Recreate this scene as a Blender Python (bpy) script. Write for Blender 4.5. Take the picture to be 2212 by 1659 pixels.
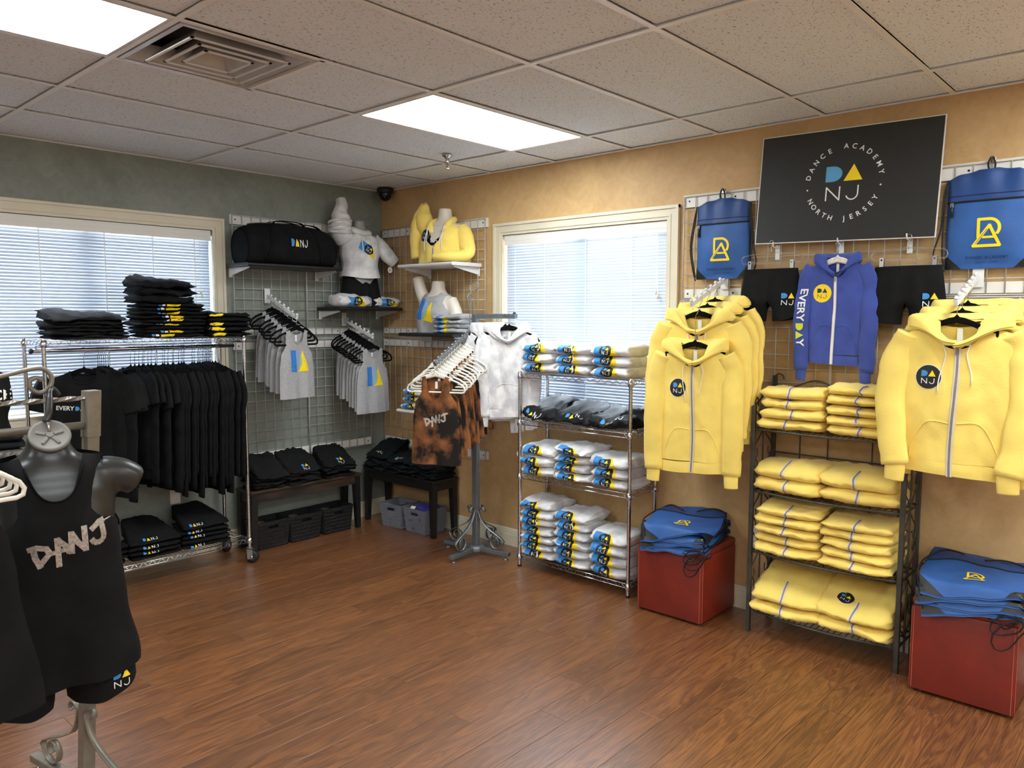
import bpy, bmesh, math, random
from mathutils import Vector, Matrix, noise
PI = math.pi
random.seed(7)
for o in list(bpy.data.objects): bpy.data.objects.remove(o)
SC = bpy.context.scene
COL = SC.collection

# ------------------------------------------------------------------ camera
H = 2.777
CAM_POS = Vector((-4.2071, -5.3298, 1.7209))
cam = bpy.data.cameras.new('camera'); cam_o = bpy.data.objects.new('camera', cam); COL.objects.link(cam_o)
_r = Vector((0.67201839, -0.74053277, 0.00158081)); _u = Vector((0.06378444, 0.06000957, 0.99615782)); _f = Vector((0.73778238, 0.66933554, -0.087562))
_m = Matrix((( _r.x, _u.x, -_f.x, CAM_POS.x), (_r.y, _u.y, -_f.y, CAM_POS.y), (_r.z, _u.z, -_f.z, CAM_POS.z), (0, 0, 0, 1)))
cam_o.matrix_world = _m
cam.sensor_fit = 'HORIZONTAL'; cam.sensor_width = 36.0; cam.lens = 36.0 * 1662.5 / 2212.0
cam.clip_start = 0.05; cam.clip_end = 200
SC.camera = cam_o

# ------------------------------------------------------------------ world, exposure
SKY_STRENGTH = 34.0
LAMP_STRENGTH = 17.0
wd = bpy.data.worlds.new('sky'); SC.world = wd; wd.use_nodes = True
_bg = wd.node_tree.nodes['Background']
_bg.inputs[0].default_value = (0.86, 0.93, 1.0, 1); _bg.inputs[1].default_value = SKY_STRENGTH
vs = SC.view_settings
vs.view_transform = 'Standard'; vs.look = 'None'; vs.exposure = 0.30; vs.gamma = 1.0; vs.use_curve_mapping = False

# ------------------------------------------------------------------ materials
def lin(c):
    c = c / 255.0
    return c / 12.92 if c <= 0.04045 else ((c + 0.055) / 1.055) ** 2.4
def rgb(*c): return (lin(c[0]), lin(c[1]), lin(c[2]), 1.0)
MATS = {}
def mat(name, c, rough=0.6, metal=0.0, var=0.0, scale=8.0, bump=0.0, bscale=60.0, spec=0.5, c2=None, emit=0.0, trans=0.0, sheen=0.0, detail=4.0, coords='Object', stretch=(1, 1, 1), translucent=0.0):
    """Principled surface; c / c2 are sRGB colours blended by noise, bump is fine relief."""
    if name in MATS: return MATS[name]
    m = bpy.data.materials.new(name); m.use_nodes = True
    nt = m.node_tree; N = nt.nodes; L = nt.links; b = N['Principled BSDF']
    b.inputs['Roughness'].default_value = rough; b.inputs['Metallic'].default_value = metal
    b.inputs['Specular IOR Level'].default_value = spec
    b.inputs['Base Color'].default_value = rgb(*c)
    if sheen: b.inputs['Sheen Weight'].default_value = sheen
    if trans: b.inputs['Transmission Weight'].default_value = trans
    if emit:
        b.inputs['Emission Color'].default_value = rgb(*c); b.inputs['Emission Strength'].default_value = emit
    tc = N.new('ShaderNodeTexCoord'); mp = N.new('ShaderNodeMapping'); mp.inputs['Scale'].default_value = stretch
    if name.startswith('tie_dye'):      # every garment was dyed on its own
        oi = N.new('ShaderNodeObjectInfo'); mu = N.new('ShaderNodeMath'); mu.operation = 'MULTIPLY'; mu.inputs[1].default_value = 23.0
        ad = N.new('ShaderNodeVectorMath'); ad.operation = 'ADD'
        L.new(oi.outputs['Random'], mu.inputs[0]); L.new(tc.outputs[coords], ad.inputs[0]); L.new(mu.outputs[0], ad.inputs[1]); L.new(ad.outputs[0], mp.inputs[0])
    else: L.new(tc.outputs[coords], mp.inputs[0])
    if c2 is not None or var:
        nz = N.new('ShaderNodeTexNoise'); nz.inputs['Scale'].default_value = scale; nz.inputs['Detail'].default_value = detail
        L.new(mp.outputs[0], nz.inputs['Vector'])
        cr = N.new('ShaderNodeValToRGB')
        e = cr.color_ramp.elements
        if c2 is None:
            lo = [max(0, x * (1 - var)) for x in c]; hi = [min(255, x * (1 + var)) for x in c]
            e[0].position = 0.3; e[1].position = 0.7
        else:
            lo, hi = c, c2; e[0].position = 0.40; e[1].position = 0.62
        e[0].color = rgb(*lo); e[1].color = rgb(*hi)
        L.new(nz.outputs['Fac'], cr.inputs[0]); L.new(cr.outputs[0], b.inputs['Base Color'])
    if bump:
        n2 = N.new('ShaderNodeTexNoise'); n2.inputs['Scale'].default_value = bscale; n2.inputs['Detail'].default_value = 3
        L.new(mp.outputs[0], n2.inputs['Vector'])
        bp = N.new('ShaderNodeBump'); bp.inputs['Strength'].default_value = bump; bp.inputs['Distance'].default_value = 0.004
        L.new(n2.outputs['Fac'], bp.inputs['Height']); L.new(bp.outputs[0], b.inputs['Normal'])
    if translucent:
        tr = N.new('ShaderNodeBsdfTranslucent'); tr.inputs[0].default_value = rgb(*c)
        mx = N.new('ShaderNodeMixShader'); mx.inputs[0].default_value = translucent
        L.new(b.outputs[0], mx.inputs[1]); L.new(tr.outputs[0], mx.inputs[2])
        L.new(mx.outputs[0], N['Material Output'].inputs[0])
    MATS[name] = m
    return m

BLACKC = (19, 19, 20)
mat('white_paint', (226, 222, 214), 0.5)
mat('cream_trim', (214, 204, 180), 0.45, var=0.03, scale=3)
mat('white_metal', (222, 222, 220), 0.35)
mat('blind_white', (172, 180, 193), 0.5, translucent=0.02)
mat('wire_white', (188, 187, 182), 0.35, metal=0.15)
mat('chrome', (205, 205, 208), 0.16, metal=1.0, var=0.05, scale=30)
mat('rack_grey', (120, 126, 130), 0.38, metal=0.55, var=0.04, scale=20)
mat('rack_taupe', (134, 127, 114), 0.42, metal=0.4, var=0.05, scale=30)
mat('iron', (74, 72, 66), 0.5, metal=0.5, var=0.12, scale=25)
mat('black_cloth', BLACKC, 0.9, var=0.25, scale=14, bump=0.25, bscale=220, spec=0.15)
mat('black_jersey', (21, 21, 21), 0.88, var=0.2, scale=10, bump=0.15, bscale=260, spec=0.18)
mat('black_teal_cloth', (17, 22, 24), 0.88, var=0.2, scale=10, bump=0.2, bscale=200, spec=0.2)
mat('shiny_black', (17, 18, 19), 0.55, var=0.2, scale=12, bump=0.6, bscale=40, spec=0.2)
mat('black_plastic', (26, 26, 27), 0.4)
mat('black_velvet', (16, 16, 17), 0.95, spec=0.1)
mat('black_wood', (22, 20, 19), 0.45, var=0.35, scale=14, stretch=(1, 6, 6), bump=0.15, bscale=40)
mat('worn_black_wood', (22, 20, 18), 0.5, c2=(70, 52, 36), scale=5, detail=6, stretch=(0.6, 2.5, 2.5))
mat('grey_heather', (163, 162, 162), 0.9, var=0.10, scale=160, bump=0.12, bscale=240, spec=0.2, sheen=0.1)
mat('yellow_fleece', (248, 218, 112), 0.9, var=0.03, scale=9, bump=0.25, bscale=180, spec=0.2, sheen=0.2)
mat('blue_fleece', (66, 82, 156), 0.9, var=0.06, scale=9, bump=0.25, bscale=180, spec=0.2, sheen=0.2)
mat('tie_dye_grey', (232, 230, 228), 0.9, c2=(198, 197, 200), scale=11, detail=2.5, bump=0.2, bscale=150, spec=0.2, sheen=0.2)
mat('tie_dye_brown', (32, 28, 26), 0.9, c2=(146, 92, 52), scale=7.0, detail=8, bump=0.2, bscale=200, spec=0.2)
mat('brown_binding', (120, 74, 42), 0.9, spec=0.2)
mat('bag_blue', (38, 86, 152), 0.55, var=0.08, scale=7, bump=0.2, bscale=60)
mat('bag_blue_dark', (26, 64, 122), 0.55, var=0.08, scale=7, bump=0.2, bscale=60)
mat('red_leather', (122, 36, 22), 0.42, var=0.08, scale=6, bump=0.25, bscale=220)
mat('red_thread', (196, 100, 76), 0.7)
mat('print_blue', (62, 142, 208), 0.6)
mat('print_pale_blue', (140, 164, 204), 0.7)
mat('print_deep_blue', (48, 118, 196), 0.6)
mat('print_green', (160, 186, 150), 0.7)
mat('print_yellow', (250, 216, 20), 0.6)
mat('print_gold', (222, 186, 14), 0.6)
mat('print_lime', (206, 214, 40), 0.6)
mat('print_white', (240, 238, 232), 0.6)
mat('print_black', (22, 22, 22), 0.6)
mat('print_navy', (24, 40, 84), 0.6)
mat('print_silver', (176, 166, 156), 0.4, metal=0.4, var=0.18, scale=120)
mat('tag_white', (236, 234, 230), 0.7)
mat('cord_white', (236, 233, 226), 0.8)
mat('cord_black', (16, 16, 17), 0.7)
mat('zip_metal', (138, 128, 120), 0.5, metal=0.2)
mat('zip_tape', (224, 214, 204), 0.7)
mat('hanger_white', (234, 228, 214), 0.35)
mat('hook_metal', (190, 188, 186), 0.25, metal=1.0)
mat('mannequin_white', (224, 214, 200), 0.4)
mat('mannequin_grey', (150, 148, 146), 0.4)
mat('cap_grey', (112, 108, 102), 0.5)
mat('mannequin_black', (42, 41, 39), 0.33)
mat('basket_black', (27, 27, 28), 0.4)
mat('basket_grey', (112, 113, 120), 0.45)
mat('granite', (70, 68, 66), 0.35, c2=(130, 126, 120), scale=60)
mat('rubber', (24, 24, 25), 0.6)
mat('caster_steel', (170, 170, 168), 0.3, metal=0.9)
mat('sign_black', (34, 34, 32), 0.6, var=0.04, scale=30)
mat('print_sign_blue', (92, 164, 208), 0.6)
mat('clear_plastic', (235, 235, 232), 0.06, trans=0.92)
mat('vent_plastic', (190, 186, 182), 0.18, var=0.05)
mat('dark_void', (30, 27, 25), 0.7, c2=(70, 64, 58), scale=7)
mat('tee_metal', (238, 238, 236), 0.4)
mat('outlet', (222, 214, 206), 0.4)
mat('brass', (168, 130, 80), 0.3, metal=0.9)
mat('camera_black', (14, 14, 16), 0.12)
mat('purple_cloth', (58, 50, 140), 0.9)
mat('dark_purple_cloth', (40, 22, 50), 0.9)
mat('navy_cloth', (20, 22, 44), 0.9)

def wall_mat(name, c, c2, seam=0):
    m = bpy.data.materials.new(name); m.use_nodes = True; nt = m.node_tree; N = nt.nodes; L = nt.links; b = N['Principled BSDF']
    b.inputs['Roughness'].default_value = 0.55; b.inputs['Specular IOR Level'].default_value = 0.3
    tc = N.new('ShaderNodeTexCoord')
    n1 = N.new('ShaderNodeTexNoise'); n1.inputs['Scale'].default_value = 1.7; n1.inputs['Detail'].default_value = 7; n1.inputs['Roughness'].default_value = 0.62; n1.inputs['Distortion'].default_value = 1.2
    n2 = N.new('ShaderNodeTexNoise'); n2.inputs['Scale'].default_value = 9; n2.inputs['Detail'].default_value = 5; n2.inputs['Distortion'].default_value = 2.5
    L.new(tc.outputs['Object'], n1.inputs['Vector']); L.new(tc.outputs['Object'], n2.inputs['Vector'])
    mx = N.new('ShaderNodeMath'); mx.operation = 'MULTIPLY_ADD'; mx.inputs[1].default_value = 0.35
    L.new(n2.outputs['Fac'], mx.inputs[0]); 
    m3 = N.new('ShaderNodeMath'); m3.operation = 'MULTIPLY'; m3.inputs[1].default_value = 0.65
    L.new(n1.outputs['Fac'], m3.inputs[0]); L.new(m3.outputs[0], mx.inputs[2])
    cr = N.new('ShaderNodeValToRGB'); e = cr.color_ramp.elements
    e[0].position = 0.34; e[1].position = 0.66; e[0].color = rgb(*c); e[1].color = rgb(*c2)
    L.new(mx.outputs[0], cr.inputs[0]); L.new(cr.outputs[0], b.inputs['Base Color'])
    bp = N.new('ShaderNodeBump'); bp.inputs['Strength'].default_value = 0.18; bp.inputs['Distance'].default_value = 0.004
    L.new(mx.outputs[0], bp.inputs['Height']); L.new(bp.outputs[0], b.inputs['Normal'])
    MATS[name] = m
wall_mat('wall_orange', (182, 147, 100), (204, 169, 119))
wall_mat('wall_grey', (120, 125, 117), (144, 148, 139))
mat('wall_plain', (222, 216, 206), 0.7, var=0.04, scale=2)

def tile_mat():
    m = bpy.data.materials.new('ceiling_tile'); m.use_nodes = True; nt = m.node_tree; N = nt.nodes; L = nt.links; b = N['Principled BSDF']
    b.inputs['Roughness'].default_value = 0.9; b.inputs['Specular IOR Level'].default_value = 0.1
    tc = N.new('ShaderNodeTexCoord')
    mp = N.new('ShaderNodeMapping'); mp.inputs['Scale'].default_value = (0.55, 1, 1); L.new(tc.outputs['Object'], mp.inputs[0])
    n1 = N.new('ShaderNodeTexNoise'); n1.inputs['Scale'].default_value = 130; n1.inputs['Detail'].default_value = 2; n1.inputs['Distortion'].default_value = 0.6; L.new(mp.outputs[0], n1.inputs['Vector'])
    cr = N.new('ShaderNodeValToRGB'); e = cr.color_ramp.elements
    e[0].position = 0.30; e[1].position = 0.40; e[0].color = rgb(158, 150, 142); e[1].color = rgb(231, 237, 242)
    L.new(n1.outputs['Fac'], cr.inputs[0])
    n2 = N.new('ShaderNodeTexNoise'); n2.inputs['Scale'].default_value = 2.0; L.new(tc.outputs['Object'], n2.inputs['Vector'])
    oi = N.new('ShaderNodeObjectInfo')
    ad = N.new('ShaderNodeMath'); ad.operation = 'MULTIPLY_ADD'; ad.inputs[1].default_value = 0.05; ad.inputs[2].default_value = 0.97; L.new(oi.outputs['Random'], ad.inputs[0])
    hs = N.new('ShaderNodeHueSaturation'); L.new(cr.outputs[0], hs.inputs['Color']); L.new(ad.outputs[0], hs.inputs['Value'])
    L.new(hs.outputs[0], b.inputs['Base Color'])
    bp = N.new('ShaderNodeBump'); bp.inputs['Strength'].default_value = 0.35; bp.inputs['Distance'].default_value = 0.003
    L.new(cr.outputs[0], bp.inputs['Height']); L.new(bp.outputs[0], b.inputs['Normal'])
    MATS['ceiling_tile'] = m
tile_mat()

def plank_mat():
    m = bpy.data.materials.new('floor_plank'); m.use_nodes = True; nt = m.node_tree; N = nt.nodes; L = nt.links; b = N['Principled BSDF']
    b.inputs['Specular IOR Level'].default_value = 0.6; b.inputs['Coat Weight'].default_value = 1.0; b.inputs['Coat Roughness'].default_value = 0.33
    tc = N.new('ShaderNodeTexCoord'); oi = N.new('ShaderNodeObjectInfo')
    off = N.new('ShaderNodeVectorMath'); off.operation = 'MULTIPLY_ADD'
    cmb = N.new('ShaderNodeCombineXYZ')
    for i, k in enumerate((37.0, 19.0, 53.0)):
        mm = N.new('ShaderNodeMath'); mm.operation = 'MULTIPLY'; mm.inputs[1].default_value = k
        L.new(oi.outputs['Random'], mm.inputs[0]); L.new(mm.outputs[0], cmb.inputs[i])
    off.inputs[1].default_value = (1.0, 11.0, 1.0)
    L.new(tc.outputs['Object'], off.inputs[0]); L.new(cmb.outputs[0], off.inputs[2])
    n1 = N.new('ShaderNodeTexNoise'); n1.inputs['Scale'].default_value = 1.3; n1.inputs['Detail'].default_value = 4; n1.inputs['Distortion'].default_value = 1.0; L.new(off.outputs[0], n1.inputs['Vector'])
    # cathedral grain: bands over the noise field
    mul = N.new('ShaderNodeMath'); mul.operation = 'MULTIPLY'; mul.inputs[1].default_value = 55.0; L.new(n1.outputs['Fac'], mul.inputs[0])
    sn = N.new('ShaderNodeMath'); sn.operation = 'SINE'; L.new(mul.outputs[0], sn.inputs[0])
    off2 = N.new('ShaderNodeVectorMath'); off2.operation = 'MULTIPLY'; off2.inputs[1].default_value = (2.0, 14.0, 1.0); L.new(off.outputs[0], off2.inputs[0])
    n2 = N.new('ShaderNodeTexNoise'); n2.inputs['Scale'].default_value = 3.0; n2.inputs['Detail'].default_value = 5; n2.inputs['Roughness'].default_value = 0.65; L.new(off2.outputs[0], n2.inputs['Vector'])
    a1 = N.new('ShaderNodeMath'); a1.operation = 'MULTIPLY_ADD'; a1.inputs[1].default_value = 0.10; a1.inputs[2].default_value = 0.0; L.new(sn.outputs[0], a1.inputs[0])
    a2 = N.new('ShaderNodeMath'); a2.operation = 'ADD'; L.new(a1.outputs[0], a2.inputs[0]); L.new(n2.outputs['Fac'], a2.inputs[1])
    cr = N.new('ShaderNodeValToRGB'); e = cr.color_ramp.elements
    e[0].position = 0.26; e[0].color = rgb(72, 42, 22); e[1].position = 0.78; e[1].color = rgb(160, 104, 58)
    x = cr.color_ramp.elements.new(0.5); x.color = rgb(118, 72, 38)
    L.new(a2.outputs[0], cr.inputs[0])
    hs = N.new('ShaderNodeHueSaturation'); L.new(cr.outputs[0], hs.inputs['Color'])
    v = N.new('ShaderNodeMath'); v.operation = 'MULTIPLY_ADD'; v.inputs[1].default_value = 0.26; v.inputs[2].default_value = 0.88; L.new(oi.outputs['Random'], v.inputs[0]); L.new(v.outputs[0], hs.inputs['Value'])
    L.new(hs.outputs[0], b.inputs['Base Color'])
    rr = N.new('ShaderNodeMath'); rr.operation = 'MULTIPLY_ADD'; rr.inputs[1].default_value = -0.16; rr.inputs[2].default_value = 0.44; L.new(a2.outputs[0], rr.inputs[0]); L.new(rr.outputs[0], b.inputs['Roughness'])
    bp = N.new('ShaderNodeBump'); bp.inputs['Strength'].default_value = 0.22; bp.inputs['Distance'].default_value = 0.002; L.new(a2.outputs[0], bp.inputs['Height']); L.new(bp.outputs[0], b.inputs['Normal'])
    MATS['floor_plank'] = m
plank_mat()
_cr = [n for n in MATS['tie_dye_brown'].node_tree.nodes if n.type == 'VALTORGB'][0].color_ramp.elements
_cr[0].position = 0.43; _cr[1].position = 0.62
def lamp_mat(name, strength):
    m = bpy.data.materials.new(name); m.use_nodes = True; nt = m.node_tree
    nt.nodes.remove(nt.nodes['Principled BSDF']); e = nt.nodes.new('ShaderNodeEmission')
    e.inputs[0].default_value = (0.90, 0.97, 1.0, 1); e.inputs[1].default_value = strength
    nt.links.new(e.outputs[0], nt.nodes['Material Output'].inputs[0]); MATS[name] = m
lamp_mat('lamp_diffuser', LAMP_STRENGTH)

# ------------------------------------------------------------------ mesh helpers
class MB:
    """collects vertices and faces of ONE mesh"""
    def __init__(s): s.v = []; s.f = []; s.mi = []; s.cur = 0
    def add(s, vs, fs):
        b = len(s.v); s.v += [tuple(p) for p in vs]; s.f += [tuple(i + b for i in q) for q in fs]; s.mi += [s.cur] * len(fs); return s
    def box(s, x0, y0, z0, x1, y1, z1, M=None):
        v = [(x, y, z) for z in (z0, z1) for y in (y0, y1) for x in (x0, x1)]
        if M is not None: v = [M @ Vector(p) for p in v]
        return s.add(v, [(0, 2, 3, 1), (4, 5, 7, 6), (0, 1, 5, 4), (2, 6, 7, 3), (0, 4, 6, 2), (1, 3, 7, 5)])
    def rbox(s, x0, y0, z0, x1, y1, z1, r=0.01, M=None):
        """box with chamfered edges"""
        bm = bmesh.new(); bmesh.ops.create_cube(bm, size=1.0)
        for v in bm.verts: v.co = Vector((x0 + (v.co.x + .5) * (x1 - x0), y0 + (v.co.y + .5) * (y1 - y0), z0 + (v.co.z + .5) * (z1 - z0)))
        bmesh.ops.bevel(bm, geom=list(bm.edges), offset=r, segments=2, affect='EDGES', profile=0.5)
        bm.verts.index_update()
        vs_ = [(M @ v.co if M is not None else v.co.copy()) for v in bm.verts]; fs = [[v.index for v in f.verts] for f in bm.faces]; bm.free()
        return s.add(vs_, fs)
    def tube(s, pts, r, n=6, closed=False, caps=True, flat=1.0, up=None):
        """tube along pts; r number or list; flat squashes the section across 'up'"""
        P = [Vector(p) for p in pts]; k = len(P)
        R = r if isinstance(r, (list, tuple)) else [r] * k
        rings = []; prev = None
        for i in range(k):
            a = P[(i - 1) % k] if (closed or i > 0) else P[i]; b = P[(i + 1) % k] if (closed or i < k - 1) else P[i]
            t = (b - a)
            t = t.normalized() if t.length > 1e-9 else Vector((0, 0, 1))
            if up is not None: nrm = Vector(up) - t * Vector(up).dot(t)
            elif prev is None:
                q = Vector((0, 0, 1)) if abs(t.z) < 0.9 else Vector((1, 0, 0)); nrm = q - t * q.dot(t)
            else: nrm = prev - t * prev.dot(t)
            if nrm.length < 1e-6: nrm = t.orthogonal()
            nrm.normalize(); prev = nrm; bi = t.cross(nrm)
            rings.append([P[i] + (nrm * math.cos(2 * PI * j / n + PI / n) + bi * (math.sin(2 * PI * j / n + PI / n) * flat)) * R[i] for j in range(n)])
        v = [p for q in rings for p in q]; f = []
        for i in range(k if closed else k - 1):
            a = i * n; b = ((i + 1) % k) * n
            for j in range(n): f.append((a + j, a + (j + 1) % n, b + (j + 1) % n, b + j))
        if caps and not closed: f.append(tuple(range(n))[::-1]); f.append(tuple((k - 1) * n + j for j in range(n)))
        return s.add(v, f)
    def strip(s, pts, w, t, up):
        """flat bar of width w (along up) and thickness t following pts"""
        P = [Vector(p) for p in pts]; U = Vector(up).normalized(); v = []; k = len(P)
        for i in range(k):
            d = (P[min(i + 1, k - 1)] - P[max(i - 1, 0)]).normalized(); nn = d.cross(U).normalized()
            for a, b in ((-1, -1), (1, -1), (1, 1), (-1, 1)): v.append(P[i] + U * (a * w / 2) + nn * (b * t / 2))
        f = []
        for i in range(k - 1):
            for j in range(4): f.append((i * 4 + j, i * 4 + (j + 1) % 4, (i + 1) * 4 + (j + 1) % 4, (i + 1) * 4 + j))
        f += [(3, 2, 1, 0), tuple((k - 1) * 4 + j for j in range(4))]
        return s.add(v, f)
    def grid(s, fn, nu, nv, cu=False, cv=False):
        """fn(u,v), u,v in 0..1"""
        v = []; U = nu if cu else nu + 1; V = nv if cv else nv + 1
        for i in range(U):
            for j in range(V): v.append(fn(i / nu, j / nv))
        f = []
        for i in range(nu):
            for j in range(nv):
                a, b, c, d = i % U, (i + 1) % U, j % V, (j + 1) % V
                f.append((a * V + c, b * V + c, b * V + d, a * V + d))
        return s.add(v, f)
    def lathe(s, prof, n=16, M=None, caps=True):
        """prof: list of (r,z)"""
        v = []
        for r, z in prof:
            for j in range(n):
                p = Vector((r * math.cos(2 * PI * j / n), r * math.sin(2 * PI * j / n), z)); v.append(M @ p if M is not None else p)
        f = []; k = len(prof)
        for i in range(k - 1):
            for j in range(n): f.append((i * n + j, i * n + (j + 1) % n, (i + 1) * n + (j + 1) % n, (i + 1) * n + j))
        if caps: f.append(tuple(range(n))[::-1]); f.append(tuple((k - 1) * n + j for j in range(n)))
        return s.add(v, f)
    def prism(s, poly, a, b, axis='y', M=None):
        k = len(poly); v = []
        for q in (a, b):
            for (x, y) in poly:
                p = Vector((x, q, y)) if axis == 'y' else (Vector((q, x, y)) if axis == 'x' else Vector((x, y, q)))
                v.append(M @ p if M is not None else p)
        f = [tuple(range(k)), tuple(range(k, 2 * k))[::-1]]
        for i in range(k): f.append((i, i + k, (i + 1) % k + k, (i + 1) % k))
        return s.add(v, f)
    def mesh(s, name, mats, smooth=False):
        me = bpy.data.meshes.new(name); me.from_pydata(s.v, [], s.f)
        for m in (mats if isinstance(mats, (list, tuple)) else [mats]): me.materials.append(MATS[m])
        if any(s.mi): me.polygons.foreach_set('material_index', s.mi)
        bm = bmesh.new(); bm.from_mesh(me); bmesh.ops.recalc_face_normals(bm, faces=bm.faces[:]); bm.to_mesh(me); bm.free()
        if smooth: me.polygons.foreach_set('use_smooth', [True] * len(me.polygons))
        me.update(); return me
    def build(s, name, mats, parent=None, smooth=False): return obj(name, s.mesh(name, mats, smooth), parent)

def obj(name, me, parent=None, loc=None):
    o = bpy.data.objects.new(name, me); COL.objects.link(o)
    if parent is not None: o.parent = parent
    if loc is not None: o.location = loc
    return o
def smooth_by_angle(o, deg=40):
    me = o.data; me.polygons.foreach_set('use_smooth', [True] * len(me.polygons))
    me.update(); bm = bmesh.new(); bm.from_mesh(me)
    for e in bm.edges:
        if len(e.link_faces) == 2 and e.calc_face_angle(0) > math.radians(deg): e.smooth = False
    bm.to_mesh(me); bm.free(); return o
def tag(o, label, cat, group=None, kind=None):
    o['label'] = label; o['category'] = cat
    if group: o['group'] = group
    if kind: o['kind'] = kind
    return o
def thing(name, label, cat, loc=(0, 0, 0), rz=0.0, group=None):
    o = bpy.data.objects.new(name, None); COL.objects.link(o); o.empty_display_size = 0.05
    o.location = loc; o.rotation_euler = (0, 0, rz)
    return tag(o, label, cat, group)
CH = {}
def dup(root, label=None, group=None, loc=None, rot=None, scale=None):
    """copy a thing with its parts and sub-parts (shared meshes)"""
    def rec(o, par):
        c = o.copy(); COL.objects.link(c); c.parent = par
        for k in o.children: rec(k, c)
        return c
    c = rec(root, None)
    if label: c['label'] = label
    if group: c['group'] = group
    if loc is not None: c.location = loc
    if rot is not None: c.rotation_euler = rot
    if scale is not None: c.scale = scale if isinstance(scale, (tuple, list)) else (scale,) * 3
    return c
def struct(o): o['kind'] = 'structure'; return o
def interp(tab, x):
    """smooth interpolation in a table of (x, value...) rows"""
    if x <= tab[0][0]: return tab[0][1:]
    for a, b in zip(tab, tab[1:]):
        if x <= b[0]:
            t = (x - a[0]) / (b[0] - a[0]); t = t * t * (3 - 2 * t)
            return tuple(p + (q - p) * t for p, q in zip(a[1:], b[1:]))
    return tab[-1][1:]
def catmull(pts, k=6):
    P = [Vector(p) for p in pts]; out = []
    for i in range(len(P) - 1):
        a, b, c, d = P[max(i - 1, 0)], P[i], P[i + 1], P[min(i + 2, len(P) - 1)]
        for j in range(k):
            t = j / k; out.append(0.5 * ((2 * b) + (c - a) * t + (2 * a - 5 * b + 4 * c - d) * t * t + (3 * b - a - 3 * c + d) * t ** 3))
    out.append(P[-1]); return out
def fuse(mb, name, mats, voxel=0.008, smooth=6):
    """melt overlapping lofts into one continuous skin"""
    me = mb.mesh(name + '_raw', mats); o = bpy.data.objects.new('raw', me); COL.objects.link(o)
    md = o.modifiers.new('r', 'REMESH'); md.mode = 'VOXEL'; md.voxel_size = voxel
    sm = o.modifiers.new('s', 'SMOOTH'); sm.factor = 0.5; sm.iterations = smooth
    dg = bpy.context.evaluated_depsgraph_get(); dg.update()
    res = bpy.data.meshes.new_from_object(o.evaluated_get(dg)); res.name = name
    bpy.data.objects.remove(o); bpy.data.meshes.remove(me)
    res.materials.clear()
    for m in (mats if isinstance(mats, (list, tuple)) else [mats]): res.materials.append(MATS[m])
    res.polygons.foreach_set('use_smooth', [True] * len(res.polygons)); res.update()
    return res
def nz(x, y, z, s=1.0): return noise.noise(Vector((x * s, y * s, z * s)))
ORD = ['topmost', 'second', 'third', 'fourth', 'fifth', 'sixth', 'seventh', 'eighth', 'ninth', 'tenth', 'eleventh', 'twelfth', 'thirteenth']
# ================================================================== the room
XW, YW = -7.6, -8.6          # far sides of the room, behind the camera
GX0, GY0 = -0.459, -0.696    # first lines of the suspended ceiling grid
TX, TY = 1.2192, 0.6096
def visible(p, m=0.15):
    d = Vector(p) - CAM_POS; w = d.dot(_f)
    if w < 0.1: return False
    a = d.dot(_r) / w * 1662.5 / 1106.0; b = d.dot(_u) / w * 1662.5 / 829.5
    return abs(a) < 1 + m and abs(b) < 1 + m
def build_floor():
    fl = struct(MB().box(XW, YW, -0.10, 0.15, 0.15, -0.004).build('floor', 'print_black'))
    W, LN = 0.1475, 1.22
    me = MB().rbox(0, 0, -0.006, LN - 0.0012, W - 0.0012, 0.0, 0.0008).mesh('plank', 'floor_plank')
    rest = MB(); n = 0; y = 0.0; row = 0
    while y > YW:
        off = (row * 0.47) % 1.22 + 0.1 * math.sin(row * 3.1); x = -off - 0.0
        xs = 0.0; x0 = min(0.0, -off)
        cells = []
        b = 0.0; a = -off if off > 0.15 else -off - LN
        while b > XW:
            cells.append((a, b)); b = a; a -= LN
        for a, b in cells:
            ym = y - W
            if any(visible((q, w, 0)) for q in (a, (a + b) / 2, b) for w in (y, ym)):
                if abs((b - a) - LN) < 1e-4: o = obj('plank', me, fl, (a, ym, 0))
                else:
                    o = obj('plank', MB().rbox(0, 0, -0.006, b - a - 0.0012, W - 0.0012, 0.0, 0.0008).mesh('plank', 'floor_plank'), fl, (a, ym, 0))
                n += 1
            else: rest.box(a, ym, -0.006, b - 0.0012, y - 0.0012, 0)
        y -= W; row += 1
    r = rest.build('planks', 'floor_plank', fl); r['kind'] = 'stuff'
    return fl
build_floor()

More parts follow.
